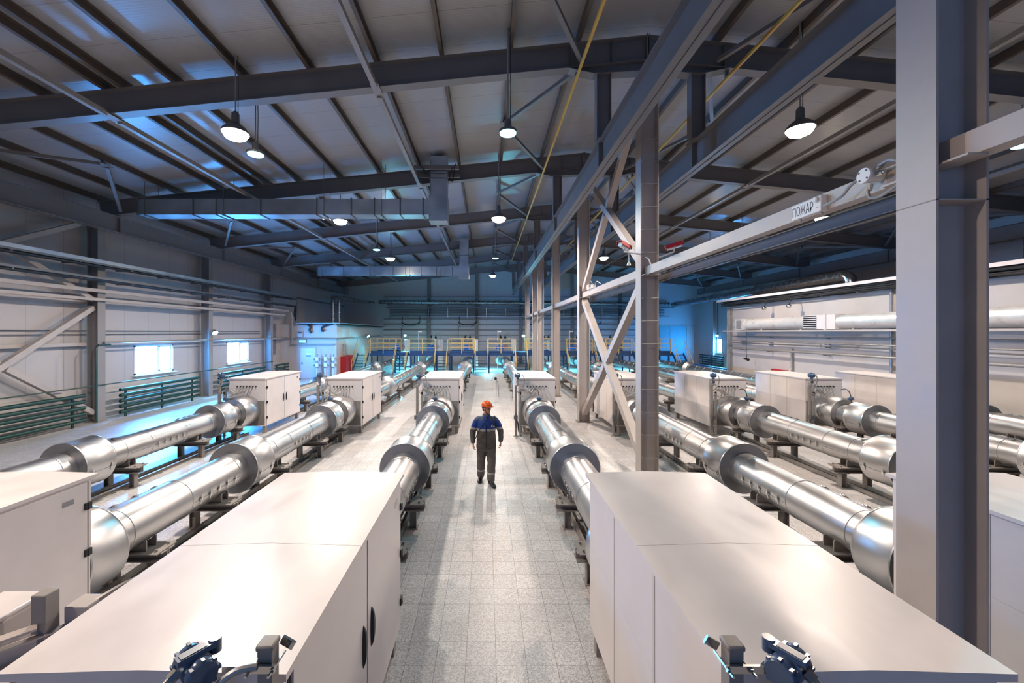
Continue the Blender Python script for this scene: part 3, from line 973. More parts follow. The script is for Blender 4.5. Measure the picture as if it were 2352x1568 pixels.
def make_stand():
    t = thing('transmitter_stand', 'x', 'instrument stand')
    # origin at the cabinet front centre
    g = G().box(-.735, -.665, -.335, -.265, .012, 1.62); g.box(-.78, -.62, -.38, -.22, 0, .012)
    g.build('post', M_SUPPORT, t)
    h, s_, u_ = head(t, (-.64, -.3, 1.93), (1, -.2, 0), 1.15)
    g = G().cyl((-.64, -.3, 1.81), (-.64, -.3, 1.6), .022, n=10)
    g.obox((-.64, -.3, 1.72), (.09, .05, .09)); g.cyl((-.58, -.3, 1.72), (-.52, -.3, 1.72), .012, n=6); g.cyl((-.6, -.32, 1.64), (-.6, -.4, 1.64), .01, n=6)
    g.build('valve_manifold', M_CHROME, t)
    G().tube(spline([(-.58, -.3, 1.95), (-.47, -.28, 1.92), (-.42, -.25, 1.75), (-.47, -.22, 1.55), (-.62, -.24, 1.42)]), .013, 6).build('hose', M_CONDUIT, t)
    g = G().box(-.58, -.53, -.31, -.26, .012, 1.3); g.box(-.61, -.5, -.34, -.23, 0, .012)
    g.build('conduit_post', M_CONDUIT, t)
    G().cyl((-.555, -.285, 1.29), (-.555, -.285, 1.4), .03, n=10).build('conduit_cap', M_BLACK, t)
    for k in range(4):
        x = -.2 + .1 * k
        m = -.02 * k
        G().tube(spline([(-.555, -.285, 1.39), (-.5, -.3, 1.5 + m), (-.3 + .02 * k, -.3, 1.44 + m * 2), (x - .1, -.22, 1.38), (x, -.1, 1.5), (x, -.06, 1.535)], 6), .012, 6).build('cable', M_CONDUIT, t)
    G().tube(spline([(-.66, -.24, 1.42), (-.5, -.36, 1.27), (-.3, -.4, 1.27), (-.1, -.35, 1.36), (.1, -.25, 1.45), (.2, -.06, 1.535)], 8), .013, 6).build('cable', M_CONDUIT, t)
    G().tube([(-.66, -.22, .5), (-.62, -.15, .35), (-.6, -.15, .1)], .02, 6).build('cable', M_CABLE, t)
    g = G().obox((-.71, -.4, .62), (.12, .1, .12)); g.cyl((-.71, -.4, .56), (-.71, -.4, .3), .018, n=6)
    g.build('junction_box', M_LAMP, t)
    return t
def make_ball():
    t = thing('pressure_transmitter', 'x', 'transmitter')
    G().cyl((0, 0, 0), (0, 0, .17), .025, n=10).build('stem', M_CHROME, t)
    g = G().ball((0, 0, .23), (.075, .075, .065), 16, 8); g.cyl((0, 0, .2), (0, 0, .235), .082, n=20)
    g.build('housing', M_TRANS, t)
    G().tube(spline([(0, 0, .29), (-.02, .03, .42), (-.06, .12, .5), (-.1, .25, .45)], 6), .012, 6).build('cable', M_CABLE, t)
    return t
st, bl = make_stand(), make_ball()
for k, x in enumerate(FARX):
    a = st if k == len(FARX) - 1 else dup(st, (0, 0, 0))
    a.location = (x, 13.2, 0)
    tag(a, 'grey post with blue transmitter and looping cables, ' + LINE[k], 'instrument stand', 'far transmitter stands')
    b = bl if k == len(FARX) - 1 else dup(bl, (0, 0, 0))
    b.location = (x + (.0 if k > 3 else -.05), 12.22, ZP + .285)
    tag(b, 'round pressure transmitter atop the pipe, ' + LINE[k], 'transmitter', 'round pressure transmitters')

# the two big transmitters and clamp posts before the nearest cabinets
def near_transmitter(x, y, z, yaw, label):
    t = thing('pressure_transmitter', label, 'transmitter', (x, y, 0), 'near pressure transmitters')
    c = V(x, y, z)
    rot = Matrix.Rotation(yaw, 3, 'Z')
    ax = rot @ V(1, 0, 0); fw = rot @ V(0, -1, 0)
    g = G()
    g.lathe(c - ax * .082, ax, [(0, .05), (.007, .056), (.03, .058), (.034, .05), (.06, .05), (.064, .056), (.1, .056), (.104, .05), (.13, .05), (.134, .058), (.157, .056), (.164, .05)], 28)
    for k in range(8):
        a = 2 * math.pi * k / 8
        for s in (-1, 1):
            p = c + ax * s * .07 + V(0, 0, 1) * .056 * math.cos(a) + fw * .056 * math.sin(a)
            g.obox(p, (.022, .012, .012), (0, 0, yaw))
    g.build('housing', M_TRANS, t)
    tg = G().obox(c + V(0, 0, .058) + fw * .002, (.046, .13, .022), (0, 0, yaw))
    tg.cyl(c + V(0, 0, .075) - fw * .07, c + V(0, 0, .02) - fw * .07, .024, n=14)
    tg.build('terminal_cover', M_TRANS, t)
    G().obox(c + V(0, 0, .07) + fw * .01, (.036, .09, .004), (0, 0, yaw)).build('name_plate', M_LAMP, t)
    G().cyl(c - V(0, 0, .045), c - V(0, 0, .12), .045, .038, n=16).build('neck', M_TRANS, t)
    p0 = c + fw * .06 + V(0, 0, .02); d = (fw * .85 + V(0, 0, -.5)).normalized()
    g = G().cyl(p0, p0 + d * .03, .022, n=6).cyl(p0 + d * .03, p0 + d * .07, .017, n=12).cyl(p0 + d * .07, p0 + d * .1, .02, n=6)
    g.build('cable_gland', M_CHROME, t)
    G().tube(spline([p0 + d * .1, p0 + d * .18, p0 + d * .26 - V(0, 0, .05), p0 + d * .3 - V(0, 0, .25), V(x, y, z - .75)], 6), .016, 8).build('cable', M_BLUECAB, t)
    G().lathe(V(x, y, 0), (0, 0, 1), [(0, .1), (.012, .1), (.012, .035), (z - .2, .035), (z - .2, .05), (z - .12, .05)], 16).build('stem', M_CHROME, t)
    return t
near_transmitter(-1.17, 1.63, 1.955, R(-35), 'dark blue transmitter head with blue cable, before the window-side near cabinet')
near_transmitter(1.215, 1.63, 1.955, R(32), 'dark blue transmitter head with blue cable, before the column-side near cabinet')
def clamp_post(x, y, z, s, label):
    t = thing('clamp_post', label, 'post', (x, y, 0), 'clamp posts')
    g = G().box(x - .03, x + .03, y - .03, y + .03, .012, z); g.box(x - .08, x + .08, y - .08, y + .08, 0, .012)
    g.build('post', M_SUPPORT, t, bevel=.003)
    G().box(x - .036, x + .036, y - .036, y + .036, z - .002, z + .022).build('cap', M_SUPPORT, t, bevel=.008)
    g = G()
    g.box(x - .05, x + .16 * s + .0 if s > 0 else x + .05, y - .05, y - .038, z - .075, z - .045) if s > 0 else g.box(x - .16, x + .05, y - .05, y - .038, z - .075, z - .045)
    for dx in (-.045, .045):
        g.cyl((x + dx, y + .05, z - .06), (x + dx, y - .085, z - .06), .006, n=6)
        g.cyl((x + dx, y - .05, z - .06), (x + dx, y - .06, z - .06), .012, n=6)
    g.obox((x - s * .06, y + .045, z - .02), (.06, .012, .035), (0, R(30), 0))
    g.build('clamp', M_CHROME, t)
    return t
clamp_post(-.905, 1.68, 2.0, -1, 'grey square post with bolted clamp before the window-side near cabinet')
clamp_post(1.02, 1.68, 2.0, 1, 'grey square post with bolted clamp before the column-side near cabinet')
t = thing('flexible_conduit', 'short grey jointed conduit arm beside the clamp post on the window side', 'conduit', (-.98, 1.6, 1.9), None)
G().tube(spline([(-.925, 1.635, 1.95), (-1.0, 1.61, 1.95), (-1.06, 1.58, 1.91), (-1.1, 1.56, 1.84), (-1.12, 1.55, 1.7)], 8), .014, 8).build('sleeve', M_CONDUIT, t)
for p, q in (((-1.085, 1.565, 1.875), (-1.105, 1.555, 1.825)), ((-1.113, 1.553, 1.76), (-1.117, 1.551, 1.72))):
    G().cyl(p, q, .022, n=8).build('coupling', M_CHROME, t)

# equipment peeping out beside the cabinet cut by the picture edge
t = thing('junction_box', 'pale grey box and brackets on a post beside the near cabinet lid', 'junction box', (-2.62, 2.12, 0))
G().box(-2.49, -2.41, 2.21, 2.29, .012, 1.86).build('post', M_SUPPORT, t, bevel=.006)
G().box(-2.53, -2.37, 2.17, 2.33, 0, .012).build('foot', M_SUPPORT, t)
G().box(-2.86, -2.62, 2.05, 2.4, 1.5, 1.74).build('box', M_STEEL, t, bevel=.02)
G().box(-2.87, -2.61, 2.04, 2.41, 1.74, 1.765).build('lid', M_CAB, t, bevel=.01)
g = G().cbar((-2.62, 2.0, 1.6), (-2.3, 2.36, 1.6), .05, .1, .008)
g.bar((-2.66, 1.98, 1.7), (-2.44, 2.2, 1.7), .06, .012); g.build('bracket', M_STEEL, t)
G().box(-2.40, -2.27, 2.3, 2.42, 1.56, 1.74).build('side_box', M_STEEL, t, bevel=.005)
for dz in (0, -.14):
    G().tube(spline([(-2.3, 2.36, 1.72 + dz), (-2.2, 2.5, 1.76 + dz), (-2.12, 2.62, 1.74 + dz), (-2.1, 2.64, 1.6 + dz), (-2.12, 2.64, 1.45 + dz)], 8), .018, 8).build('hose', M_CONDUIT, t)
for dx in (-.78, -.68):
    pass

# slim gauge posts standing in the far aisle
for x, y, h, txt in ((.55, 20.6, .95, 'standing in the central aisle before the platform'),):
    t = thing('gauge_post', 'small black gauge on a thin twin post ' + txt, 'gauge', (x, y, 0))
    g = G().cyl((x - .05, y, 0), (x - .05, y, h), .018, n=8).cyl((x + .08, y, 0), (x + .08, y, h * .6), .014, n=8)
    g.tube(spline([(x - .05, y, h), (x, y, h * .85), (x + .08, y, h * .6)], 5), .012, 6); g.build('post', M_CONDUIT, t)
    G().cyl((x - .08, y - .04, h), (x - .08, y + .04, h), .07, n=16).build('dial', M_BLACK, t)

# ------------------------------------------------------------------ window wall: radiators, trays, pipes, girts
def radiator(x, y0, y1, sgn, label, zb=.22):
    t = thing('radiator', label, 'radiator', (x, y0, 0), 'green tube radiators')
    for k in range(5):
        z = zb + .215 * k
        G().lathe((x, y0, z), (0, 1, 0), [(0, .04), (.015, .066), (y1 - y0 - .015, .066), (y1 - y0, .04)], 14).build('tube', M_GREEN, t)
    n = 3 if y1 - y0 > 3 else 2
    for k in range(n):
        y = y0 + .35 + (y1 - y0 - .7) * k / (n - 1)
        g = G().box(x - sgn * .09 - .02, x - sgn * .09 + .02, y - .04, y + .04, 0, zb + .9)
        g.box(x - .09, x + .09, y - .05, y + .05, zb + .86, zb + .90) if False else None
        g.box(min(x, x - sgn * .1), max(x, x - sgn * .1), y - .05, y + .05, zb - .075, zb - .055)
        g.build('bracket', M_GREEN, t)
    return t
radiator(-14.12, 8.0, 14.25, 1, 'dark green tube radiator standing before the cross-braced wall bay')
radiator(-14.12, 15.6, 19.9, 1, 'dark green tube radiator under the larger white window')
radiator(-14.12, 21.35, 25.85, 1, 'dark green tube radiator under the second window')
radiator(-14.12, 27.1, 28.9, 1, 'short dark green tube radiator next to the control room')
radiator(21.4, 36.6, 40.6, -1, 'dark green tube radiator below the small far window by the gate')
radiator(16.72, 4.0, 11.0, -1, 'dark green tube radiator on the service room wall, seen past the nearest column', zb=.5)
tag(G().tube([(-14.2, 6, 1.36), (-14.2, 14.7, 1.36), (-14.2, 14.72, 1.36), (-14.2, 27, 1.36)], .022, 8).build('heating_pipe', M_GREEN, loc=(-14.2, 6, 1.36)),
    'thin green heating pipe running above the radiators along the window wall', 'pipe')
tag(G().tube([(-14.2, 14.72, .02), (-14.2, 14.72, 1.75), (-14.2, 14.72, 2.72), (-14.2, 14.84, 2.84), (-14.2, 15.3, 2.84)], .03, 8).build('heating_riser', M_GREEN, loc=(-14.2, 14.8, 0)),
    'green riser pipe climbing the first window-wall column', 'pipe')

def run_bar(name, x, y0, y1, z, w, h, mat, label, cat, group=None):
    return tag(G().bar((x, y0, z), (x, y1, z), w, h).build(name, mat, loc=(x, y0, z)), label, cat, group)
run_bar('wall_girt', -14.75, 2, 29, 2.86, .2, .12, M_STEEL, 'grey horizontal girt at window-head height along the window wall', 'girt', 'window-wall girts')
run_bar('wall_girt', -14.75, 2, 29, 4.4, .2, .12, M_STEEL, 'grey horizontal girt halfway up the window wall', 'girt', 'window-wall girts')
run_bar('wall_girt', -14.8, 2, 42, 6.0, .1, .12, M_BEAM, 'grey horizontal girt high on the window wall behind the cable trays', 'girt', 'window-wall girts')
run_bar('column_rail', -14.15, 2, 29, 4.82, .1, .12, M_STEEL, 'pale square rail running past the window-wall columns, upper of two', 'rail', 'window-wall rails')
run_bar('column_rail', -14.15, 2, 28.5, 4.5, .08, .1, M_STEEL, 'pale square rail running past the window-wall columns, lower of two', 'rail', 'window-wall rails')
for z, txt in ((3.22, 'lower'), (3.36, 'upper')):
    tag(G().tube([(-14.82, 5, z), (-14.82, 16, z), (-14.82, 26.5, z)], .014, 6).build('cable_run', M_CABLE, loc=(-14.82, 5, z)),
        'thin dark cable stretched above the windows, %s of two' % txt, 'cable', 'window-wall cables')
tag(G().tube([(-14.2, 15.05, 2.92), (-14.2, 22, 2.92), (-14.2, 28.9, 2.92)], .035, 8).build('conduit_pipe', M_CONDUIT, loc=(-14.2, 15, 2.92)),
    'grey conduit pipe passing over the window heads', 'conduit')

def tray(x, y0, y1, z, w, label, bundle, side=0):
    t = thing('cable_tray', label, 'cable tray', (x, y0, z), 'cable trays')
    g = G()
    for s in (-1, 1):
        g.box(x + s * w / 2 - .012, x + s * w / 2 + .012, y0, y1, z, z + .07)
    n = int((y1 - y0) / .6)
    for k in range(n + 1):
        y = y0 + (y1 - y0) * k / n
        g.box(x - w / 2, x + w / 2, y - .02, y + .02, z, z + .02)
    g.build('ladder', M_LAMP, t)
    g = G()
    rnd = random.Random(int(z * 100))
    for k in range(bundle):
        xx = x - w / 2 + .04 + (w - .08) * k / max(1, bundle - 1)
        pts = []
        for j in range(14):
            y = y0 + (y1 - y0) * j / 13
            pts.append((xx + rnd.uniform(-.02, .02), y, z - .03 + rnd.uniform(-.015, .02)))
        g.tube(pts, .032, 6)
    o = g.build('cable_bundle', M_CABLE, t); o['kind'] = 'stuff'
    for k in range(max(2, int((y1 - y0) / 2))):
        y = y0 + .8 + 2.0 * k
        if y < y1: G().box(min(x - w / 2, x + side * .45), max(x + w / 2, x + side * .45), y - .03, y + .03, z - .06, z).build('bracket', M_BEAM, t)
    return t
tray(-14.0, 5, 29.4, 5.72, .34, 'long grey cable tray high on the window wall, upper of two', 4, -1)
tray(-14.0, 5, 29.4, 5.2, .42, 'long cable tray on the window wall, lower, with thick black bundle', 7, -1)
run_bar('tray_cover', -13.82, 5, 29.4, 5.84, .03, .12, M_DUCT, 'pale cover strip along the upper window-wall cable tray', 'cover strip')
t = thing('cable_drop', 'pale tray dropping from the window-wall cable trays to the control room', 'cable tray', (-13.8, 29.5, 3.95))
G().bar((-13.8, 29.5, 5.75), (-13.5, 28.9, 4.0), .12, .05, up=(1, 0, 0)).build('cover', M_DUCT, t)
g = G()
for k in range(4): g.tube([(-13.95 + .05 * k, 29.5, 5.3), (-13.9 + .05 * k, 29.2, 4.6), (-13.6 + .05 * k, 29.0, 4.0)], .02, 6)
g.build('cable', M_CABLE, t)
# louvre grille on the window wall
t = thing('louvre_grille', 'tall grey louvre grille on the window wall beside the control room', 'grille', (-14.86, 27.3, 1.7))
G().box(-14.9, -14.84, 27.3, 28.6, 1.7, 4.0).build('grille_frame', M_STEEL, t)
g = G()
for k in range(18):
    g.bar((-14.83, 27.36, 1.8 + .12 * k), (-14.83, 28.54, 1.8 + .12 * k), .05, .09)
g.build('slat', M_BEAM, t)

# flood lamps on columns, shining cyan
def flood(x, y, z, d, label, power, anchor):
    t = thing('flood_lamp', label, 'lamp', (x, y, z), 'cyan flood lamps')
    d = Vector(d).normalized(); c = Vector((x, y, z))
    G().lathe(c - d * .16, d, [(0, .05), (.03, .09), (.1, .11), (.16, .15), (.17, .14)], 18, caps=True).build('housing', M_LAMP, t)
    G().lathe(c - d * .0, d, [(0, .13), (.02, .138), (.03, .09), (.035, .01)], 18).build('glass', M_CYANL, t)
    G().tube([c - d * .1, c - d * .22 + V(0, 0, .03), V(*anchor)] + ([V(anchor[0], anchor[1], 0)] if anchor[2] < 2.95 else []), .02, 6).build('arm', M_CONDUIT, t)
    sp = spot('flood_light', d * .08, power, C_CYAN, 130, .12, parent=t)
    sp.rotation_euler = (-d).to_track_quat('Z', 'Y').to_euler()
flood(-14.0, 20.9, 3.28, (.6, -.35, -.7), 'round cyan flood lamp on the second window-wall column', 300, (-14.26, 20.9, 3.4))
flood(21.3, 37.4, 3.0, (-.5, -.5, -.7), 'round cyan flood lamp beside the small far window', 700, (22.1, 37.5, 3.3))
flood(-7.95, 39.6, 3.0, (.3, -.75, -.6), 'round cyan flood lamp above the railing near the control room', 900, (-8.1, 39.9, 2.9))
flood(3.2, 34.9, 3.0, (-.1, -.8, -.6), 'round cyan flood lamp beside the middle columns above the railing', 900, (3.41, 35.3, 3.2))
flood(-10.5, 36.0, 2.95, (.6, -.3, -.7), 'tiny cyan lamp on the control room side wall', 250, (-10.8, 36.1, 3.1))

# ------------------------------------------------------------------ control room front and side
t = thing('exit_sign', 'glowing green exit lamp above the control room door', 'sign', (-13.2, 29.1, 2.6))
G().box(-13.45, -12.95, 29.1, 29.19, 2.55, 2.76).build('housing', M_LAMP, t)
G().box(-13.43, -12.97, 29.08, 29.1, 2.57, 2.74).build('panel', M_EXIT, t)
t = thing('wall_display', 'grey wall display box with a black screen beside the conduit', 'display', (-13.4, 29.1, 3.0))
G().box(-13.6, -13.2, 29.08, 29.2, 2.98, 3.38).build('housing', M_STEEL, t)
G().box(-13.55, -13.25, 29.07, 29.08, 3.22, 3.33).build('screen', M_BLACK, t)
tag(G().tube(spline([(-14.2, 29.0, 4.8), (-13.95, 29.05, 4.6), (-13.95, 29.05, 2.6), (-13.8, 29.08, 2.42), (-10.9, 29.08, 2.42)], 4), .05, 8).build('conduit_pipe', M_CONDUIT, loc=(-14, 29, 2.4)),
    'thick grey conduit bending over the control room door', 'conduit')
tag(G().tube([(-14.8, 29.1, 2.85), (-10.72, 29.1, 2.85), (-10.7, 29.2, 2.85), (-10.7, 41, 2.95)], .05, 8).build('conduit_pipe', M_CONDUIT, loc=(-14.8, 29.1, 2.85)),
    'straight grey pipe wrapping round the control room above the door', 'conduit')
t = thing('roof_tray', 'flat pale cable tray edging the control room roof', 'cable tray', (-10.6, 29.0, 3.95))
G().box(-13.6, -10.5, 28.9, 29.3, 3.93, 3.98).box(-10.75, -10.4, 29.3, 42, 3.93, 3.98).build('cover', M_DUCT, t)
g = G(); rnd = random.Random(3)
for k in range(6):
    g.tube([(-10.72 + .05 * k, 29.4 + j * 1.5, 3.86 - .02 * (k % 3) + rnd.uniform(-.03, .03)) for j in range(9)], .022, 6)
for k in range(3):
    g.tube([(-13.5 + j * .5, 29.05 + .05 * k, 3.87 + rnd.uniform(-.02, .02)) for j in range(6)], .02, 6)
o = g.build('cable_bundle', M_CABLE, t); o['kind'] = 'stuff'
for x, txt in ((-12.6, 'longer'), (-11.7, 'shorter')):
    tag(G().tube(spline([(x - .25 if x < -12 else x + .5, 29.05, 3.86), (x - .02, 29.05, 3.7), (x - .08, 29.04, 3.45), (x + .05, 29.08, 3.25 if x < -12 else 3.4)], 6), .07, 10).build('cable_hose', M_CABLE, loc=(x, 29.05, 3.3)),
        'thick black cable hose drooping over the control room wall, %s of two' % txt, 'cable', 'black cable hoses')
# gauge rack in front of the control room
for i, x in enumerate((-12.05, -11.45, -10.9)):
    t = thing('gauge_rack', 'upright rack with two white gauges, %s from the control room door' % ORD[i], 'gauge', (x, 28.85, 0), 'gauge racks')
    G().box(x - .03, x + .03, 28.86, 28.92, .0, 1.75).build('post', M_SUPPORT, t)
    for z in (1.42, .98):
        g = G().box(x - .1, x + .1, 28.76, 28.86, z - .13, z + .13); g.build('gauge_case', M_SIGN, t, bevel=.01)
        g = G()
        for s in (-1, 1):
            g.tube(spline([(x + s * .1, 28.82, z + .06), (x + s * .2, 28.84, z + .02), (x + s * .16, 28.86, z - .14), (x + s * .06, 28.87, z - .2)], 4), .014, 5)
            g.cyl((x + s * .16, 28.8, z), (x + s * .24, 28.8, z - .05), .03, n=8)
        g.build('fitting', M_LAMP, t)
    G().cyl((x, 28.8, .12), (x, 28.8, .75), .09, n=14).build('bottle', M_DOOR, t)
    G().box(x - .22, x + .22, 28.75, 28.95, .0, .1).build('base', M_DOOR, t)
for i, (y0, y1, z1) in enumerate(((29.95, 30.75, 1.5), (30.8, 31.6, 1.55))):
    t = thing('fire_cabinet', 'dark red fire cabinet against the control room side wall, %s from the corner' % ORD[i], 'fire cabinet', (-10.6, y0, 0), 'red fire cabinets')
    G().box(-10.79, -10.4, y0, y1, .12, z1).build('body', M_RED, t)
    G().box(-10.4, -10.385, y0 + .04, y1 - .04, .18, z1 - .05).build('door', M_RED, t)
    g = G()
    for z in (.5, .9, 1.3): g.cyl((-10.385, y1 - .12, z), (-10.36, y1 - .12, z), .025, n=8)
    g.build('lock', M_CHROME, t)
    G().box(-10.75, -10.45, y0 + .05, y1 - .05, 0, .12).build('plinth', M_BLACK, t)
t = thing('fire_cabinet', 'dark red fire cabinet standing behind the service room corner', 'fire cabinet', (18.2, 29.5, 0), 'red fire cabinets')
G().box(17.95, 18.5, 29.2, 29.8, .3, 1.45).build('body', M_RED, t)
G().box(18.0, 18.45, 29.18, 29.2, .35, 1.4).build('door', M_RED, t)
G().box(18.0, 18.45, 29.25, 29.75, 0, .3).build('plinth', M_BLACK, t)
for i, y in enumerate((30.35, 30.85, 31.2)):
    tag(G().tube([(-10.72, y, 1.55), (-10.72, y, 2.3), (-10.72, y - .1, 2.42)], .03, 8).build('cabinet_conduit', M_CONDUIT, loc=(-10.72, y, 1.55)),
        'grey conduit rising from the red fire cabinets, %s from the corner' % ORD[i], 'conduit', 'fire cabinet conduits')
# lagged pipes rising from the control room roof
for i, (x, y) in enumerate(((-12.5, 33.0), (-12.0, 33.0))):
    r = .16 if i == 0 else .13
    tag(G().tube(spline([(x, y, 3.875), (x, y, 5.6), (x, y + .1, 6.0), (x, y + .5, 6.2), (x + .3, 38, 6.25), (x + .6, 41.0, 6.3)], 5), r, 14).build('lagged_pipe', M_FOIL, loc=(x, y, 3.87)),
        'foil-lagged pipe rising from the control room roof, %s of the pair' % ('thicker' if i == 0 else 'thinner'), 'pipe', 'foil-lagged risers')

# ------------------------------------------------------------------ rectangular ducts
def rect_duct(y, x0, x1, z0, z1, zr, d, label, joints):
    t = thing('air_duct', label, 'duct', (x0, y, z0), 'rectangular air ducts')
    xr = x1 + .62
    G().box(x0, x1, y, y + d, z0, z1).build('duct_body', M_DUCT, t)
    G().box(x1 - .02, xr, y - .03, y + d + .03, z0 - .22, z1 + .12).build('corner_box', M_DUCT, t)
    G().box(x1 + .02, xr - .02, y, y + d, z1 + .12, zr).build('riser', M_DUCT, t)
    for x in joints:
        g = G().box(x - .02, x + .02, y - .025, y + d + .025, z0 - .03, z1 + .03)
        g.build('flange', M_LAMP, t)
    g = G().box(x1, xr, y - .03, y + d + .03, z1 + .7, z1 + .73); g.build('flange', M_LAMP, t)
    for x in joints[::2]:
        g = G()
        for yy in (y - .02, y + d + .02):
            g.cyl((x + .25, yy, z0 - .03), (x + .25, yy, zroof(x + .25) - .01), .008, n=5)
        g.box(x + .23, x + .27, y - .04, y + d + .04, z0 - .04, z0 - .01)
        g.build('hanger', M_LAMP, t)
    return t
rect_duct(14.1, -12.15, -1.98, 7.4, 7.95, 9.45, .55, 'long galvanised rectangular duct under the second visible frame with a riser', [-12.13, -10.2, -9.4, -7.85, -5.9, -4.7, -3.9, -3.0, -2.2])
rect_duct(26.1, -10.9, -1.75, 7.0, 7.55, 9.3, .55, 'farther galvanised rectangular duct near the control room end with a riser', [-10.88, -9.2, -7.5, -6.0, -5.2, -4.2, -3.2, -2.2])
g = G()
t = thing('duct_frame', 'grey steel frame with loose cables holding the nearer duct riser', 'frame', (-1.6, 14.3, 9.2))
G().bar((-2.5, 14.0, 9.0), (-.95, 14.0, 9.0), .08, .14).bar((-2.5, 14.75, 9.0), (-.95, 14.75, 9.0), .08, .14).build('bar', M_BEAM, t)
G().tube(spline([(-2.3, 13.95, 9.05), (-2.0, 13.9, 8.8), (-1.5, 13.9, 8.75), (-1.2, 13.92, 8.85), (-1.05, 13.95, 9.1)], 6), .015, 6).tube(spline([(-1.2, 13.95, 9.0), (-1.25, 13.9, 8.6), (-1.15, 13.9, 8.5), (-1.1, 13.93, 8.9)], 6), .015, 6).build('cable', M_CABLE, t)
# lit canopy plate beside the far warm lamp
tag(G().box(-6.4, -4.9, 19.2, 20.0, 6.55, 6.6).build('skylight_plate', M_STEEL, loc=(-5.6, 19.6, 6.55)), 'thin horizontal plate hanging near the far warm lamp', 'plate') if False else None

# ------------------------------------------------------------------ service room wall: duct, trays, pipes
t = thing('round_duct', 'large silver round air duct on brackets along the service room wall', 'duct', (16.45, 2, 3.8))
def rd(y0, y1): return G().lathe((16.45, 0, 3.8), (0, 1, 0), [(y0, .335), (y0 + .01, .345), (y0 + .03, .335), (y1 - .03, .335), (y1 - .01, .345), (y1, .335)], 36)
for a, b in ((2.0, 6.5), (6.5, 11), (11, 15.5), (15.5, 18.7)):
    rd(a, b).build('duct_section', M_WDUCT, t)
rd(20.6, 25.4).build('duct_section', M_WDUCT, t)
G().box(16.1, 16.8, 18.7, 19.2, 3.46, 4.14).box(16.06, 16.84, 19.2, 19.3, 3.42, 4.18).build('square_collar', M_CAB, t)
G().box(16.1, 16.8, 19.3, 20.6, 3.46, 4.14).build('grille_box', M_CAB, t)
g = G().box(16.085, 16.1, 19.75, 20.55, 3.5, 4.1)
g.build('grille_opening', M_BLACK, t)
g = G()
for k in range(6): g.bar((16.07, 19.75, 3.54 + .1 * k), (16.07, 20.55, 3.54 + .1 * k), .03, .035)
g.build('louvre', M_CAB, t)
G().box(16.1, 16.8, 25.4, 26.2, 3.45, 4.15).build('fan_box', M_WDUCT, t)
G().box(16.05, 16.5, 25.55, 26.0, 3.55, 4.05).build('fan_drive', M_CONDUIT, t)
g = G().lathe((16.45, 0, 3.8), (0, 1, 0), [(26.2, .33), (26.5, .31), (26.7, .22), (26.8, .03)], 24); g.build('end_cap', M_WDUCT, t)
g = G()
for y in (3, 6, 9, 12, 15, 18, 21, 24, 26):
    G().box(16.1, 17.0, y - .04, y + .04, 3.36, 3.43).box(16.3, 16.6, y - .06, y + .06, 3.43, 3.5).build('bracket', M_STEEL, t)
G().box(16.05, 16.1, 2, 27.5, 3.34, 3.42).build('edge_rail', M_STEEL, t)
t = thing('roof_tray', 'long pale-edged cable tray along the top of the service room wall', 'cable tray', (16.8, 2, 5.4))
G().box(16.5, 17.3, 2.0, 29.0, 5.5, 5.56).box(16.48, 16.5, 2.0, 29.0, 5.42, 5.56).build('cover', M_CAB, t)
g = G(); rnd = random.Random(5)
for k in range(18):
    zz = 5.42 - .06 * (k // 3); xx = 16.6 + .13 * (k % 3)
    g.tube([(xx + rnd.uniform(-.04, .04), 2 + j * 1.9, zz + rnd.uniform(-.05, .05)) for j in range(15)], .032, 6)
o = g.build('cable_bundle', M_CABLE, t); o['kind'] = 'stuff'
for k in range(14):
    y = 2.5 + 1.95 * k
    G().box(16.55, 17.0, y, y + .04, 5.08, 5.12).box(16.96, 17.0, y, y + .04, 5.08, 5.5).build('bracket', M_LAMP, t)
for x, z, r, txt in ((16.8, 3.05, .03, 'uppermost of four under the round duct'), (16.72, 2.75, .035, 'second of four under the round duct'), (16.75, 2.6, .03, 'third of four under the round duct'), (16.65, 2.25, .06, 'thickest and lowest under the round duct')):
    t = thing('wall_pipe', 'grey pipe along the service room wall, ' + txt, 'pipe', (x, 2, z), 'service room wall pipes')
    G().cyl((x, 2, z), (x, 27.6, z), r, n=10).build('pipe_body', M_CONDUIT, t)
    for y in (4, 8, 12, 16, 20, 24, 26.5): G().box(x, 17.0, y - .04, y + .04, z - r - .03, z - r).build('bracket', M_LAMP, t)
for y, txt in ((16.9, 'beside the nearest column edge'), (22.4, 'above the red box')):
    tag(G().tube([(16.9, y, .9), (16.9, y, 2.4), (16.9, y, 5.1 if y < 20 else 2.3)], .05, 8).build('wall_riser', M_CONDUIT, loc=(16.9, y, .9)), 'grey vertical pipe on the service room wall ' + txt, 'pipe', 'service room risers')
for k in range(3):
    tag(G().cyl((16.93, 28.3 - .16 * k, .0), (16.93, 28.3 - .16 * k, 5.0), .04, n=8).build('corner_conduit', M_CONDUIT, loc=(16.93, 28.3 - .16 * k, 0)),
        'white conduit climbing the service room corner, %s from the edge' % ORD[k], 'conduit', 'service room corner conduits')
t = thing('alarm_box', 'small red box with white print on the service room wall', 'box', (16.9, 23.3, .9))
G().box(16.78, 16.99, 22.75, 23.9, .82, 1.16).build('case', M_RED, t)
g = G()
for k in range(2):
    for j in range(3): g.box(16.772, 16.781, 23.02 + .12 * k, 23.1 + .12 * k, .88 + .085 * j, .93 + .085 * j)
g.build('print_patch', M_SIGN, t)
G().tube(spline([(16.74, 22.75, .98), (16.72, 22.6, .98), (16.8, 22.5, 1.1), (16.88, 22.42, 1.3)], 5), .03, 8).build('elbow_hose', M_SIGN, t)
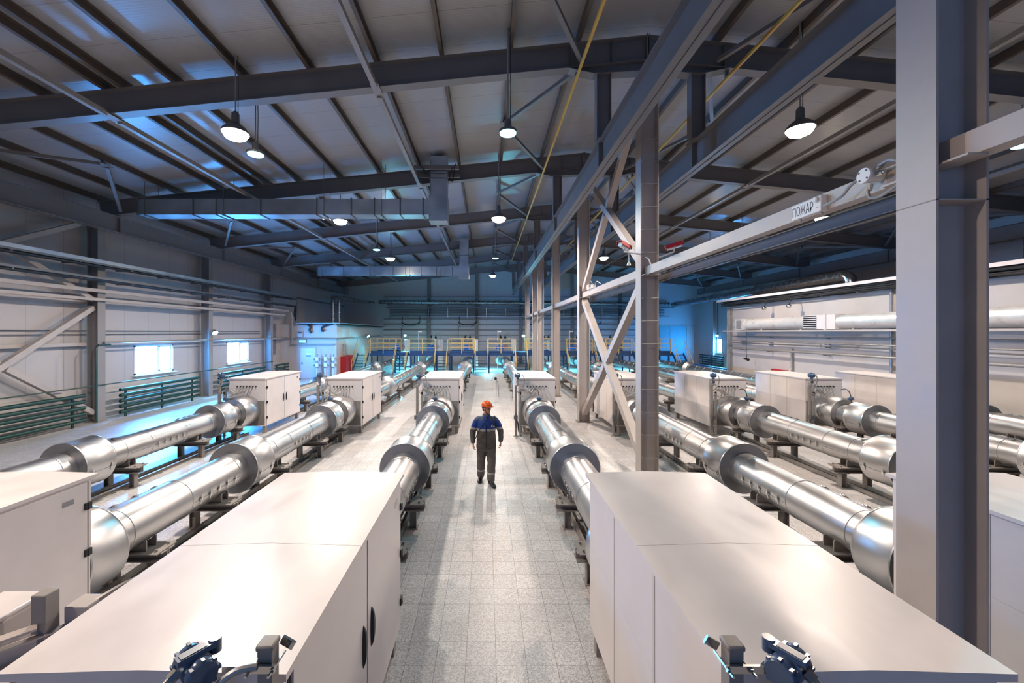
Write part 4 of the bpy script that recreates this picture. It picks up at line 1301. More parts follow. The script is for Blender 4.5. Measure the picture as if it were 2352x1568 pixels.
t = thing('hanging_plug', 'black plug hanging on a long cord before the service room wall', 'plug', (16.5, 25.0, 1.6))
G().tube([(16.08, 25.05, 3.36), (16.08, 25.05, 2.6), (16.08, 25.05, 2.0), (16.08, 25.0, 1.72)], .022, 6).build('cord', M_CABLE, t)
G().cyl((16.08, 24.85, 1.62), (16.08, 25.25, 1.68), .09, .05, n=10).build('plug_body', M_BLACK, t)
for i, (y, z) in enumerate(((23.9, 4.72), (21.95, 4.72))):
    t = thing('dome_camera', 'small round camera hanging under the service room tray, %s from the corner' % ORD[i], 'camera', (16.4, y, z), 'dome cameras')
    G().ball((16.4, y, z), .12, 14, 8).build('dome', M_CHROME, t)
    G().tube([(16.4, y, z + .1), (16.5, y, z + .3), (16.6, y, z + .37)], .02, 6).build('arm', M_CABLE, t)
for i, (x, y, z, s) in enumerate(((18.6, 20.5, 5.95, 1),)):
    tag(G().tube(spline([(19.1, 41.3, 6.15), (18.8, 36, 6.1), (18.3, 28, 6.1), (17.9, 21, 6.15), (17.8, 20.1, 6.1), (17.78, 19.8, 5.9), (17.78, 19.75, 5.56)], 5), .26, 16).build('lagged_pipe', M_FOIL, loc=(18, 20, 5.6)),
        'fat foil-lagged pipe over the service room, bending down at its end', 'pipe')
tag(G().cyl((17.6, 13.0, 5.56), (17.6, 13.0, 6.4), .22, n=20).build('roof_vent', M_FOIL, loc=(17.6, 13, 5.56)), 'short silver vent stack on the service room roof past the nearest column', 'vent')

# far wall
t = thing('lagged_pipe', 'long foil-lagged pipe high along the far wall', 'pipe', (-11, 41.6, 6.4))
g = G().cyl((-10.9, 41.6, 6.42), (18.8, 41.6, 6.2), .2, n=18)
g.build('pipe_body', M_FOIL, t)
g = G()
for k in range(14):
    x = -11 + 2.2 * k
    g.lathe((x, 41.6, 6.416 - .0072 * (x + 11)), (1, 0, 0), [(-.02, .205), (0, .212), (.02, .205)], 18)
g.build('band', M_LAMP, t)
for k in range(7): G().box(-10.2 + 4.4 * k, -10.1 + 4.4 * k, 41.5, 42.49, 6.1, 6.2).build('bracket', M_BEAM, t)
tag(G().box(-10.4, 19.5, 41.9, 42.2, 5.85, 5.93).build('wall_ledge', M_BEAM, loc=(0, 42, 5.85)), 'pale steel ledge under the foil-lagged pipe on the far wall', 'ledge')
t = thing('cable_tray', 'wide cable rack across the far wall under the ledge', 'cable tray', (4, 42, 4.95), 'cable trays')
g = G().box(-10.2, 19, 41.95, 42.16, 4.95, 5.0)
for k in range(15): g.box(-10 + 2.0 * k, -9.96 + 2.0 * k, 41.93, 42.0, 4.8, 5.84)
g.build('ladder', M_CHROME, t)
g = G(); rnd = random.Random(8)
for k in range(6):
    g.tube([(-10 + 1.5 * j, 42.1, 5.05 + .13 * k + rnd.uniform(-.02, .02)) for j in range(20)], .025, 5)
o = g.build('cable_bundle', M_CABLE, t); o['kind'] = 'stuff'
for i, z in enumerate((2.4, 3.0, 3.55, 4.15, 4.7, 7.0)):
    tag(G().box(-10.75, 17.8, 42.36, 42.5, z - .04, z + .04).build('wall_girt', M_BEAM, loc=(0, 42.4, z)), 'grey horizontal girt on the far wall, %s up from the platform' % ORD[i], 'girt', 'far-wall girts')
for i, x in enumerate((-7.8, -1.9, 5.0, 11.0)):
    t = thing('hanging_cluster', 'dark hanging cable festoon on the far wall, %s from the control room' % ORD[i], 'cable', (x, 41.8, 4.2), 'far-wall festoons')
    g = G().tube(spline([(x - 1, 41.95, 4.35), (x - .5, 41.8, 4.1), (x, 41.75, 4.05), (x + .5, 41.8, 4.12), (x + .9, 41.9, 4.35)], 5), .05, 8)
    g.tube([(x - .9, 41.95, 4.3), (x - .9, 41.97, 4.97)], .03, 6).tube([(x + .9, 41.95, 4.3), (x + .9, 41.97, 4.97)], .03, 6)
    g.build('festoon', M_CABLE, t)
    G().tube(spline([(x - .6, 41.8, 4.1), (x - .95, 41.8, 3.8), (x - .98, 41.8, 2.8), (x - .98, 41.8, 2.0)], 4), .025, 6).build('drop_cable', M_CABLE, t)

# ------------------------------------------------------------------ platform
PX0, PX1 = -9.35, 14.95
t = thing('service_platform', 'long dark blue steel platform crossing the hall before the far wall', 'platform', (0, 32.5, 0))
G().box(PX0, PX1, 32.5, 32.58, 1.42, 1.72).box(PX0, PX1, 34.4, 34.48, 1.42, 1.72).build('edge_beam', M_NAVY, t)
G().box(PX0, PX1, 32.58, 34.4, 1.64, 1.69).build('deck', M_NAVY, t)
STX = [-9.85 + 3.15 * k for k in range(9)]
for k, x in enumerate(STX[:-1]):
    for dx in (.62, 2.5):
        g = G().box(x + dx - .05, x + dx + .05, 32.6, 32.7, 0, 1.45).box(x + dx - .05, x + dx + .05, 34.3, 34.4, 0, 1.45)
        g.build('leg', M_NAVY, t)
# stairs
def make_stair():
    t = thing('stair', 'x', 'stairs')
    for s in (-1, 1):
        G().bar((s * .43, -1.5, .06), (s * .43, .0, 1.62), .03, .2, up=(1, 0, 0)) if False else None
        p, q = V(s * .43, -1.55, .08), V(s * .43, .0, 1.6)
        d = (q - p).normalized(); n = V(0, -d.z, d.y)
        g = G()
        vs = [p - n * .1, q - n * .1, q + n * .1, p + n * .1]
        g.add([v + V(-.012, 0, 0) for v in vs] + [v + V(.012, 0, 0) for v in vs], [(0, 1, 2, 3), (7, 6, 5, 4)] + [(i, 4 + i, 4 + (i + 1) % 4, (i + 1) % 4) for i in range(4)])
        g.build('stringer', M_NAVY, t)
        g = G()
        g.tube([(s * .46, -1.5, .05), (s * .46, -1.5, 1.05), (s * .46, -.02, 2.72)], .024, 6)
        g.tube([(s * .46, -1.5, .6), (s * .46, -.02, 2.2)], .016, 6)
        g.tube([(s * .46, -.75, .85), (s * .46, -.75, 1.9)], .02, 6)
        g.build('handrail', M_YELLOW, t)
    for k in range(7):
        f = (k + .5) / 7
        y = -1.55 + 1.5 * f
        G().box(-.42, .42, y - .12, y + .12, .1 + 1.5 * f - .02, .1 + 1.5 * f + .02).build('tread', M_NAVY, t)
    return t
stp = make_stair()
for k, x in enumerate(STX):
    a = stp if k == len(STX) - 1 else dup(stp, (0, 0, 0))
    a.location = (x, 32.46, 0)
    tag(a, 'short navy stair with yellow handrails up to the platform, %s from the control room' % ORD[k], 'stairs', 'platform stairs')
def make_guard():
    t = thing('guard_rail', 'x', 'railing')
    w = 1.02
    for x in (-w, 0, w):
        G().box(x - .03, x + .03, -.05, .01, -.1, 1.05).build('baluster_post', M_YELLOW, t)
    G().box(-w - .03, w + .03, -.05, .01, 1.03, 1.09).build('top_rail', M_YELLOW, t)
    for z in (.36, .70):
        G().box(-w, w, -.035, -.005, z - .022, z + .022).build('mid_rail', M_YELLOW, t)
    G().box(-w, w, -.035, -.02, -.02, .1).build('toe_board', M_NAVY, t)
    return t
gd = make_guard()
for k, x in enumerate(STX[:-1]):
    a = gd if k == len(STX) - 2 else dup(gd, (0, 0, 0))
    a.location = (x + 1.575, 32.5, 1.72)
    tag(a, 'yellow guard rail on the platform front, %s from the control room' % ORD[k], 'railing', 'front guard rails')
for k, x in enumerate(STX[:-1]):
    if k % 2 == 0 or k == 7:
        a = dup(gd, (x + 1.575, 34.5, 1.72), 'yellow guard rail along the back of the platform, section %s from the control room' % ORD[k], 'back guard rails')
# valves, actuators, panels behind the railing
def make_valve():
    t = thing('valve_actuator', 'x', 'valve')
    g = G().ball((0, 0, ZP), .5, 20, 10); g.cyl((0, 0, ZP), (0, 0, 1.75), .12, n=14); g.cyl((0, -.55, ZP), (0, -.49, ZP), .42, n=24).cyl((0, .49, ZP), (0, .55, ZP), .42, n=24)
    g.cyl((0, -.55, ZP), (0, .55, ZP), .27, n=18)
    g.build('valve_body', M_SUPPORT, t)
    G().box(-.26, .26, -.2, .2, 1.75, 2.0).cyl((0, 0, 2.0), (0, 0, 2.14), .16, n=14).cyl((-.42, 0, 1.88), (-.26, 0, 1.88), .11, n=12).build('actuator', M_ACT, t, bevel=.015)
    g = G()
    for k in range(16):
        a, b = 2 * math.pi * k / 16, 2 * math.pi * (k + 1) / 16
        g.cyl((.5 + .17 * math.cos(a), -.02, 1.98 + .17 * math.sin(a)), (.5 + .17 * math.cos(b), -.02, 1.98 + .17 * math.sin(b)), .016, n=6)
    g.cyl((.34, -.02, 1.98), (.66, -.02, 1.98), .012, n=6).cyl((.5, -.02, 1.81), (.5, -.02, 2.15), .012, n=6).cyl((.26, .0, 1.88), (.5, .0, 1.98), .02, n=6)
    g.build('handwheel', M_RED, t)
    return t
vv = make_valve()
for k, x in enumerate(FARX):
    a = vv if k == 7 else dup(vv, (0, 0, 0))
    a.location = (x - (.35 if k < 4 else -.05), 36.6 + .55, 0)
    tag(a, 'blue valve actuator with a red handwheel behind the platform, ' + LINE[k], 'valve', 'blue valve actuators')
def make_panel():
    t = thing('control_panel', 'x', 'control panel')
    G().box(-.26, .26, -.15, .15, .1, 2.62).build('body', M_SIGN, t, bevel=.01)
    G().box(-.23, .23, -.165, -.15, .18, 2.55).build('door', M_SIGN, t)
    G().box(.14, .18, -.18, -.165, 1.3, 1.5).build('handle', M_BLACK, t)
    G().box(-.26, .26, -.15, .15, 0, .1).build('plinth', M_BLACK, t)
    return t
pn = make_panel()
for k, x in enumerate([-7.55, -4.4, -1.05, 2.6, 5.75, 8.9, 12.0]):
    a = pn if k == 6 else dup(pn, (0, 0, 0))
    a.location = (x, 38.6, 0)
    tag(a, 'tall white control panel behind the platform, %s from the control room' % ORD[k], 'control panel', 'white control panels')
def make_tall():
    t = thing('transmitter_pair', 'x', 'transmitter')
    G().cyl((0, 0, 0), (0, 0, 2.75), .03, n=8).build('post', M_CONDUIT, t)
    for s in (-1, 1):
        G().lathe((s * .22, 0, 2.7), (0, 0, 1), [(0, .03), (.03, .1), (.18, .11), (.24, .05), (.34, .02)], 10).build('head', M_BLACK, t)
    G().box(-.26, .26, -.02, .02, 2.66, 2.7).build('crossbar', M_CONDUIT, t)
    G().tube(spline([(.22, 0, 2.95), (.3, 0, 3.15), (.5, 0, 3.2), (.68, 0, 3.05), (.7, 0, 2.5), (.7, 0, 1.8)], 5), .02, 6).build('cable', M_CONDUIT, t)
    return t
tp = make_tall()
for k, x in enumerate([-4.95, -1.75, 1.55, 5.6, 8.7, 11.8]):
    a = tp if k == 5 else dup(tp, (0, 0, 0))
    a.location = (x, 37.9, 0)
    tag(a, 'dark twin transmitter heads above the railing, %s from the control room' % ORD[k], 'transmitter', 'twin transmitter heads')
for i, x in enumerate((-5.85, 1.0, 7.2)):
    t = thing('camera_pole', 'slender white camera pole rising behind the platform rail, %s from the control room' % ORD[i], 'pole', (x, 35.0, 0), 'camera poles')
    G().cyl((x, 35, 0), (x, 35, 3.35), .03, n=8).build('pole', M_SIGN, t)
    G().obox((x + .12, 34.95, 3.38), (.3, .14, .12), (0, 0, R(20))).build('camera_head', M_SIGN, t)
# floods hanging over the valve pits behind the platform
for i, x in enumerate((-6.2, .1, 6.4, 12.7)):
    t = thing('pit_lamp', 'cyan strip lamp under the back edge of the platform, %s from the control room' % ORD[i], 'lamp', (x, 35.2, 1.3), 'cyan strip lamps')
    G().box(x - .6, x + .6, 35.15, 35.25, 1.3, 1.36).build('housing', M_LAMP, t)
    G().box(x - .57, x + .57, 35.16, 35.24, 1.28, 1.3).build('tube', M_CYANL, t)
    G().cyl((x - .4, 35.2, 1.36), (x - .4, 34.46, 1.5), .012, n=6).cyl((x + .4, 35.2, 1.36), (x + .4, 34.46, 1.5), .012, n=6).build('arm', M_CONDUIT, t)
    spot('strip_light', (0, 0, -.05), 1300, C_CYAN, 165, .3, parent=t)
    spot('strip_light', (0, .3, .1), 120, C_CYAN, 165, .3, rot=(R(180), 0, 0), parent=t) if False else None
# low blue kerb rail by the far gate
tag(G().box(17.5, 17.65, 28.8, 37.5, .48, .66).box(17.5, 17.65, 28.9, 29.05, 0, .48).box(17.5, 17.65, 33, 33.15, 0, .48).box(17.5, 17.65, 37.2, 37.35, 0, .48).build('barrier_rail', M_ACT, loc=(17.5, 30, 0)),
    'low bright blue barrier rail on the floor near the far gate', 'barrier')

# ------------------------------------------------------------------ fire sign, junction box, cameras near the second middle column
t = thing('fire_sign', 'white box sign with grey Cyrillic letters on the column strut', 'sign', (3.43, 4.55, 4.6))
sx = 3.524
G().box(sx - .07, sx, 4.18, 4.56 + .02, 4.555, 4.725).build('case', M_SIGN, t, bevel=.006)
G().cyl((sx - .095, 4.23, 4.685), (sx - .06, 4.23, 4.685), .028, n=18).cyl((sx - .1, 4.23, 4.685), (sx - .094, 4.23, 4.685), .018, n=18).build('sounder', M_SIGN, t)
G().cyl((sx - .03, 4.22, 4.555), (sx - .03, 4.22, 4.53), .012, n=8).cyl((sx - .03, 4.5, 4.555), (sx - .03, 4.5, 4.53), .012, n=8).build('gland', M_CONDUIT, t)
g = G().box(sx - .072, sx - .0695, 4.2, 4.56, 4.715, 4.718); g.box(sx - .072, sx - .0695, 4.19, 4.25, 4.60, 4.604); g.build('panel_line', M_TEXT, t)
cu = bpy.data.curves.new('lettering', 'FONT'); cu.body = 'ПОЖАР'; cu.size = .14; cu.extrude = .001; cu.align_x = 'LEFT'
to = bpy.data.objects.new('lettering', cu); COL.objects.link(to)
dg = bpy.context.evaluated_depsgraph_get()
me = bpy.data.meshes.new_from_object(to.evaluated_get(dg)); bpy.data.objects.remove(to)
xs = [v.co.x for v in me.vertices]; w = max(xs) - min(xs); x0 = min(xs)
for v in me.vertices:
    u = (v.co.x - x0) / w; h = v.co.y
    v.co = Vector((sx - .0715 - v.co.z, 4.565 - u * .285, 4.585 + h)) - Vector((3.43, 4.55, 4.6))
me.materials.clear(); me.materials.append(M_TEXT)
o = bpy.data.objects.new('lettering', me); COL.objects.link(o); o.parent = t
t = thing('junction_box', 'round white junction box with cable glands on the strut', 'junction box', (3.42, 3.75, 4.7))
c = V(3.43, 3.62, 4.70)
G().lathe(c, (-1, 0, .0), [(-.09, .058), (0, .062), (.03, .066), (.035, .068), (.05, .066)], 28).build('body', M_SIGN, t)
G().lathe(c, (-1, 0, 0), [(.05, .068), (.062, .066), (.064, .03)], 28).build('lid', M_SIGN, t)
g = G()
for a in (40, 130, 220, 310):
    p = c + V(-.06, .05 * math.cos(R(a)), .05 * math.sin(R(a))); g.cyl(p, p + V(-.008, 0, 0), .008, n=8)
g.build('screw', M_BLACK, t)
g = G()
for d in (V(0, 0, -1), V(0, -1, .5), V(0, -1, -.1)):
    d = d.normalized(); g.cyl(c + d * .075, c + d * .12, .022, n=8).cyl(c + d * .12, c + d * .14, .016, n=8)
g.build('gland', M_CHROME, t)
G().tube(spline([c + V(-.02, 0, -.13), c + V(-.02, -.02, -.2), c + V(-.02, -.12, -.22), c + V(-.01, -.3, -.16)], 6), .013, 8).tube(spline([c + V(-.02, -.1, .05), c + V(-.02, -.2, .06), c + V(0, -.28, 0), c + V(.02, -.32, -.05)], 6), .013, 8).tube(spline([c + V(-.02, .08, 0), c + V(-.03, .16, -.03), c + V(-.03, .26, -.1), c + V(-.03, .45, -.13)], 6), .014, 8).build('hose', M_CONDUIT, t)

def cctv(x, y, z, yaw, label, arm):
    t = thing('security_camera', label, 'camera', (x, y, z), 'red security cameras')
    rot = (0, R(14) * (1 if yaw > 0 else -1), yaw)
    M = Matrix.Rotation(yaw, 3, 'Z')
    G().obox((x, y, z), (.3, .1, .09), rot).build('body', M_SIGN, t)
    g = G().obox((x, y, z + .055), (.38, .14, .02), rot); g.obox(V(x, y, z + .02) + M @ V(0, .07, 0), (.36, .012, .08), rot); g.obox(V(x, y, z + .02) + M @ V(0, -.07, 0), (.36, .012, .08), rot)
    g.build('sunshield', M_RED, t)
    G().tube([V(x, y, z - .05), V(x, y, z - .12), V(*arm)], .018, 8).build('arm', M_SIGN, t)
    return t
cctv(3.05, 8.95, 5.2, R(35), 'red and white security camera on the window side of the rungs column', (3.42, 8.95, 5.02))
cctv(4.15, 8.95, 5.2, R(-20), 'red and white security camera on the service-room side of the rungs column', (3.8, 8.95, 4.95))
tag(G().cyl((3.15, 8.95, 5.06), (3.15, 8.95, 4.86), .008, n=6).cyl((3.15, 8.95, 4.86), (3.15, 8.95, 4.78), .02, .05, n=12).build('small_siren', M_SIGN, loc=(3.15, 8.9, 4.8)),
    'tiny white cone hanging below the camera bracket by the rungs column', 'siren')
tag(G().tube(spline([(3.5, 8.9, 4.95), (3.55, 8.86, 4.9), (3.58, 8.82, 4.78), (3.62, 8.8, 4.66)], 6), .014, 6).build('loose_hose', M_SIGN, loc=(3.5, 8.9, 4.7)), 'short white hose hooked over the rungs column strut end', 'hose')
t = thing('junction_box', 'cluster of pale boxes and loose cables on the strut at the third middle column', 'junction box', (3.5, 13.8, 4.75))
G().box(3.46, 3.56, 13.7, 13.95, 4.76, 4.92).box(3.46, 3.56, 13.2, 13.35, 4.76, 4.88).build('case', M_SIGN, t)
G().tube(spline([(3.5, 13.7, 4.85), (3.45, 13.4, 5.0), (3.45, 13.0, 4.8), (3.46, 12.7, 4.9), (3.5, 12.4, 4.79)], 6), .015, 6).build('cable', M_CONDUIT, t)

# ------------------------------------------------------------------ the walking person
SKIN = pm('skin', (198, 138, 112), 0.5, var=0.05, scale=30)
M_HAIR = pm('dark_hair', (34, 26, 22), 0.6, var=0.1)
M_JBLUE = pm('jacket_blue_cloth', (24, 62, 140), 0.75, var=0.1, scale=14, bump=.2)
M_JDARK = pm('jacket_dark_grey_cloth', (84, 78, 74), 0.8, var=0.1, scale=14, bump=.2)
M_YOKE = pm('jacket_slate_cloth', (82, 92, 112), 0.8, var=0.08, scale=14, bump=.2)
M_REFL = pm('reflective_tape', (165, 160, 158), 0.45, var=0.05)
M_TROUS = pm('grey_trouser_cloth', (98, 92, 88), 0.85, var=0.12, scale=10, bump=.3)
M_BOOT = pm('black_boot_leather', (22, 21, 22), 0.4, var=0.1)
M_HELM = pm('orange_helmet_plastic', (238, 98, 28), 0.25, var=0.02)
M_LIP = pm('lips', (160, 92, 82), 0.5, var=0.03)
M_EYE = pm('eye_white', (225, 222, 218), 0.3, var=0.0)

def ering(c, rx, ry, n=20, t=None):
    c = Vector(c)
    if t is None:
        s, u = V(1, 0, 0), V(0, 1, 0)
    else:
        t = Vector(t).normalized()
        s = V(1, 0, 0); s = (s - t * s.dot(t)).normalized(); u = t.cross(s).normalized()
    return [c + s * (rx * math.cos(2 * math.pi * i / n)) + u * (ry * math.sin(2 * math.pi * i / n)) for i in range(n)]

def remesh(g, name, mat, parent, vox, smooth_it=6, fac=.5):
    me = bpy.data.meshes.new(name)
    me.from_pydata([tuple(v) for v in g.v], [], g.f)
    fix_normals(me)
    tmp = bpy.data.objects.new('tmp', me); COL.objects.link(tmp)
    m = tmp.modifiers.new('r', 'REMESH'); m.mode = 'VOXEL'; m.voxel_size = vox
    s = tmp.modifiers.new('s', 'SMOOTH'); s.iterations = smooth_it; s.factor = fac
    dg = bpy.context.evaluated_depsgraph_get()
    out = bpy.data.meshes.new_from_object(tmp.evaluated_get(dg))
    bpy.data.objects.remove(tmp); bpy.data.meshes.remove(me)
    out.name = name
    out.materials.clear()
    for k in (mat if isinstance(mat, list) else [mat]):
        out.materials.append(k)
    out.polygons.foreach_set('use_smooth', [True] * len(out.polygons))
    o = bpy.data.objects.new(name, out); COL.objects.link(o)
    o.parent = parent
    return o

def limb(g, pts, rs, n=14):
    pts = spline(pts, 5); 
    k = len(rs); out = []
    for i in range(len(pts)):
        f = i / (len(pts) - 1) * (k - 1); j = min(int(f), k - 2); w = f - j
        out.append(rs[j] * (1 - w) + rs[j + 1] * w)
    g.tube(pts, out, n)

PER = thing('person', 'person in orange hard hat, blue and grey work jacket, walking down the aisle looking aside', 'person', (0, 0, 0))
# joints (the figure faces -y); its own left arm is at +x
YAW = R(58)                                    # head turned towards +x
HC = V(.005, -.035, 1.64)                      # head centre
HR = Matrix.Rotation(YAW, 3, 'Z')
fw = HR @ V(0, -1, 0); rt = HR @ V(1, 0, 0)
def hp(x, y, z):                               # head coordinates: x side, y forward, z up
    return HC + rt * x + fw * y + V(0, 0, z)
ARM_R = [(-.175, .0, 1.385), (-.245, .015, 1.27), (-.293, .03, 1.12), (-.298, -.01, 1.0), (-.288, -.06, .885)]
ARM_L = [(.175, .0, 1.385), (.25, .02, 1.28), (.305, .04, 1.14), (.318, .0, 1.03), (.312, -.06, .92)]
LEG_R = [(-.095, .01, .86), (-.11, .0, .62), (-.118, .0, .47), (-.122, .06, .26), (-.125, .12, .09)]
LEG_L = [(.095, .01, .86), (.105, -.05, .62), (.112, -.09, .47), (.105, -.12, .26), (.1, -.17, .09)]
g = G()
g.loft([ering((0, 0, .84), .15, .10), ering((0, 0, 1.0), .15, .10), ering((0, 0, 1.2), .16, .10), ering((0, 0, 1.36), .17, .09), ering((0, 0, 1.43), .12, .075), ering((0, -.005, 1.47), .06, .06), ering((.0, -.015, 1.56), .056, .06)])
for A in (ARM_R, ARM_L): limb(g, A, [.05, .048, .042, .036, .027])
for Lg in (LEG_R, LEG_L): limb(g, Lg, [.085, .07, .055, .05, .04])
HRm = HR.to_3x3()
g.ball(hp(0, -.005, .03), (.075, .092, .092), 22, 14, rot=HRm)                 # cranium
g.ball(hp(0, .012, -.055), (.056, .072, .066), 20, 12, rot=HRm)                # jaw
g.ball(hp(0, .062, -.1), (.024, .02, .018), 12, 8, rot=HRm)                    # chin
g.loft([ering(hp(0, .082, .03), .008, .008, 10), ering(hp(0, .093, .0), .011, .013, 10), ering(hp(0, .101, -.022), .015, .016, 10), ering(hp(0, .09, -.032), .012, .01, 10)])   # nose
g.ball(hp(0, .074, -.058), (.026, .012, .012), 12, 8, rot=HRm)                 # mouth mound
g.ball(hp(0, .076, .042), (.05, .012, .01), 12, 8, rot=HRm)                    # brow
for s in (-1, 1):
    g.ball(hp(s * .077, -.008, -.005), (.012, .022, .034), 12, 8, rot=HRm)     # ears
    g.ball(hp(s * .042, .055, -.02), (.02, .02, .02), 10, 8, rot=HRm)          # cheeks
def hand(g, w, d, s, curl):
    """palm and fingers: w wrist, d direction down the hand, s = +1 for the figure's left hand"""
    w = Vector(w); d = Vector(d).normalized()
    side = V(0, -1, 0); side = (side - d * side.dot(d)).normalized()     # thumb side faces forward
    nrm = d.cross(side) * s                                              # towards the thigh
    if nrm.x * s > 0: nrm = -nrm
    rings = []
    for t_, wd, th in ((-.01, .026, .02), (.02, .034, .018), (.055, .041, .017), (.085, .04, .014)):
        c = w + d * t_
        rings.append([c + side * (wd * math.cos(2 * math.pi * i / 14)) + nrm * (th * math.sin(2 * math.pi * i / 14)) for i in range(14)])
    g.loft(rings)
    for k, (off, ln) in enumerate(((.03, .068), (.011, .078), (-.009, .072), (-.028, .056))):
        b = w + d * .078 + side * off
        c1 = curl
        p1 = b + (d * math.cos(c1 * .5) + nrm * math.sin(c1 * .5)) * ln * .45
        p2 = p1 + (d * math.cos(c1 * 1.6) + nrm * math.sin(c1 * 1.6)) * ln * .35
        p3 = p2 + (d * math.cos(c1 * 2.5) + nrm * math.sin(c1 * 2.5)) * ln * .28
        g.tube([b, p1, p2, p3], [.0095, .009, .0085, .007], 8)
    b = w + d * .025 + side * .028
    p1 = b + (d * .6 + side * .65 + nrm * .35).normalized() * .035
    p2 = p1 + (d * .85 + side * .15 + nrm * .45).normalized() * .03
    p3 = p2 + (d * .9 - side * .1 + nrm * .5).normalized() * .02
    g.tube([b, p1, p2, p3], [.013, .011, .01, .008], 8)
hand(g, (-.286, -.068, .865), (.03, -.28, -1), -1, .75)
hand(g, (.31, -.07, .90), (-.02, -.3, -1), 1, .7)
remesh(g, 'body', SKIN, PER, .0055, 4)

# face details
g = G()
for s in (-1, 1): g.ball(hp(s * .032, .076, .018), (.013, .008, .008), 10, 8, rot=HRm)
g.build('eye', M_EYE, PER)
g = G()
for s in (-1, 1): g.ball(hp(s * .032, .083, .018), (.006, .004, .006), 8, 6, rot=HRm)
g.build('pupil', M_BLACK, PER)
G().ball(hp(0, .083, -.058), (.024, .006, .007), 12, 6, rot=HRm).build('lips', M_LIP, PER)
g = G()
for s in (-1, 1):
    c = hp(s * .036, .094, .016)
    for a, b in (((-.026, .018), (.026, .018)), ((.026, .018), (.022, -.016)), ((.022, -.016), (-.022, -.016)), ((-.022, -.016), (-.026, .018))):
        g.cyl(c + rt * a[0] + V(0, 0, a[1]), c + rt * b[0] + V(0, 0, b[1]), .0035, n=6)
    g.cyl(hp(s * .06, .09, .025), hp(s * .08, -.01, .02), .003, n=6)
g.cyl(hp(-.012, .096, .022), hp(.012, .096, .022), .003, n=6)
g.build('glasses', M_BLACK, PER)
# hair below the helmet
g = G().ball(hp(0, -.022, .02), (.079, .088, .085), 18, 12, rot=HRm)
g.ball(hp(0, -.06, -.03), (.06, .035, .05), 14, 8, rot=HRm)
remesh(g, 'hair', M_HAIR, PER, .008, 3)
# helmet
h = G()
pr = [(.045, .119), (.06, .118), (.09, .110), (.128, .086), (.152, .05), (.16, .01)]
vs = []; n = 28
for z, r in pr:
    for i in range(n):
        a = 2 * math.pi * i / n
        vs.append(hp(r * .92 * math.cos(a), r * 1.1 * math.sin(a), z))
h.add(vs, [(j * n + i, j * n + (i + 1) % n, (j + 1) * n + (i + 1) % n, (j + 1) * n + i) for j in range(len(pr) - 1) for i in range(n)] + [tuple(range(n - 1, -1, -1)), tuple((len(pr) - 1) * n + i for i in range(n))])
hm = h.build('helmet', M_HELM, PER)
b = G(); vs = []
for i in range(17):
    a = R(20 + 140 * i / 16)
    vs += [hp(.108 * math.cos(a), .13 * math.sin(a), .05), hp(.118 * math.cos(a), .13 * math.sin(a) + .045 * math.sin((a - R(20)) / R(140) * math.pi), .04)]
b.add(vs + [v - V(0, 0, .006) for v in vs], [(2 * i, 2 * i + 1, 2 * i + 3, 2 * i + 2) for i in range(16)] + [(34 + 2 * i, 34 + 2 * i + 2, 34 + 2 * i + 3, 34 + 2 * i + 1) for i in range(16)]
      + [(2 * i + 1, 35 + 2 * i, 37 + 2 * i, 2 * i + 3) for i in range(16)])
b.build('brim', M_HELM, hm)
r_ = G()
for s in (-.03, 0, .03):
    r_.tube([hp(s, .1, .085), hp(s, .07, .135), hp(s, 0, .16), hp(s, -.07, .135), hp(s, -.1, .085)], .007, 6)
r_.build('ridge', M_HELM, hm)
G().tube(spline([hp(.08, 0, .03), hp(.075, .02, -.05), hp(.04, .04, -.115), hp(0, .05, -.125), hp(-.04, .04, -.115), hp(-.075, .02, -.05), hp(-.08, 0, .03)], 4), .004, 6).build('chin_strap', M_BLACK, hm)

# jacket
g = G()
T = [(.775, .215, .15, 0), (.80, .222, .158, 0), (.95, .212, .16, -.005), (1.1, .202, .155, -.005), (1.25, .215, .15, 0), (1.34, .222, .138, .005), (1.40, .19, .118, .005), (1.445, .135, .095, .003), (1.475, .085, .085, -.003)]
g.loft([ering((0, yo, z), a, b_, 26) for z, a, b_, yo in T])
for A in (ARM_R, ARM_L):
    A2 = [Vector(A[0]) + V(.05 if A[0][0] < 0 else -.05, 0, .0)] + [Vector(p) for p in A]
    limb(g, A2, [.065, .074, .074, .068, .06, .05], 16)
jk = remesh(g, 'jacket', [M_JDARK, M_JBLUE, M_REFL, M_YOKE], PER, .011, 4)
me = jk.data
for p in me.polygons:
    c = p.center
    k = 0
    if c.z > 1.375 and abs(c.x) > .075: k = 3
    elif c.z > 1.205 + .12 * max(0, abs(c.x) - .2): k = 1
    elif c.z > 1.155 + .12 * max(0, abs(c.x) - .2): k = 2
    if abs(c.x) < .018 and c.y < 0 and c.z > 1.14: k = 1
    p.material_index = k
# gentle cloth folds
from mathutils import noise
for v in me.vertices:
    n_ = noise.noise(v.co * 9) * .006 + noise.noise(V(v.co.x * 4, v.co.y * 4, v.co.z * 22)) * .004
    v.co += v.normal * n_
g = G()
rings = [ering((0, -.004, 1.455), .09, .088, 24), ering((0, -.008, 1.50), .084, .084, 24), ering((0, -.008, 1.515), .078, .078, 24), ering((0, -.008, 1.50), .07, .07, 24)]
G().loft(rings).build('collar', M_YOKE, PER)
g = G()
for s in (-1, 1):
    p = V(s * .13, -.158, .93); g.bar(p + V(s * .02, 0, -.05), p + V(-s * .02, -.004, .05), .008, .012, up=(0, 1, 0))
g.box(-.006, .006, -.168, -.155, .79, 1.3)
g.build('pocket_seam', M_BLACK, PER)
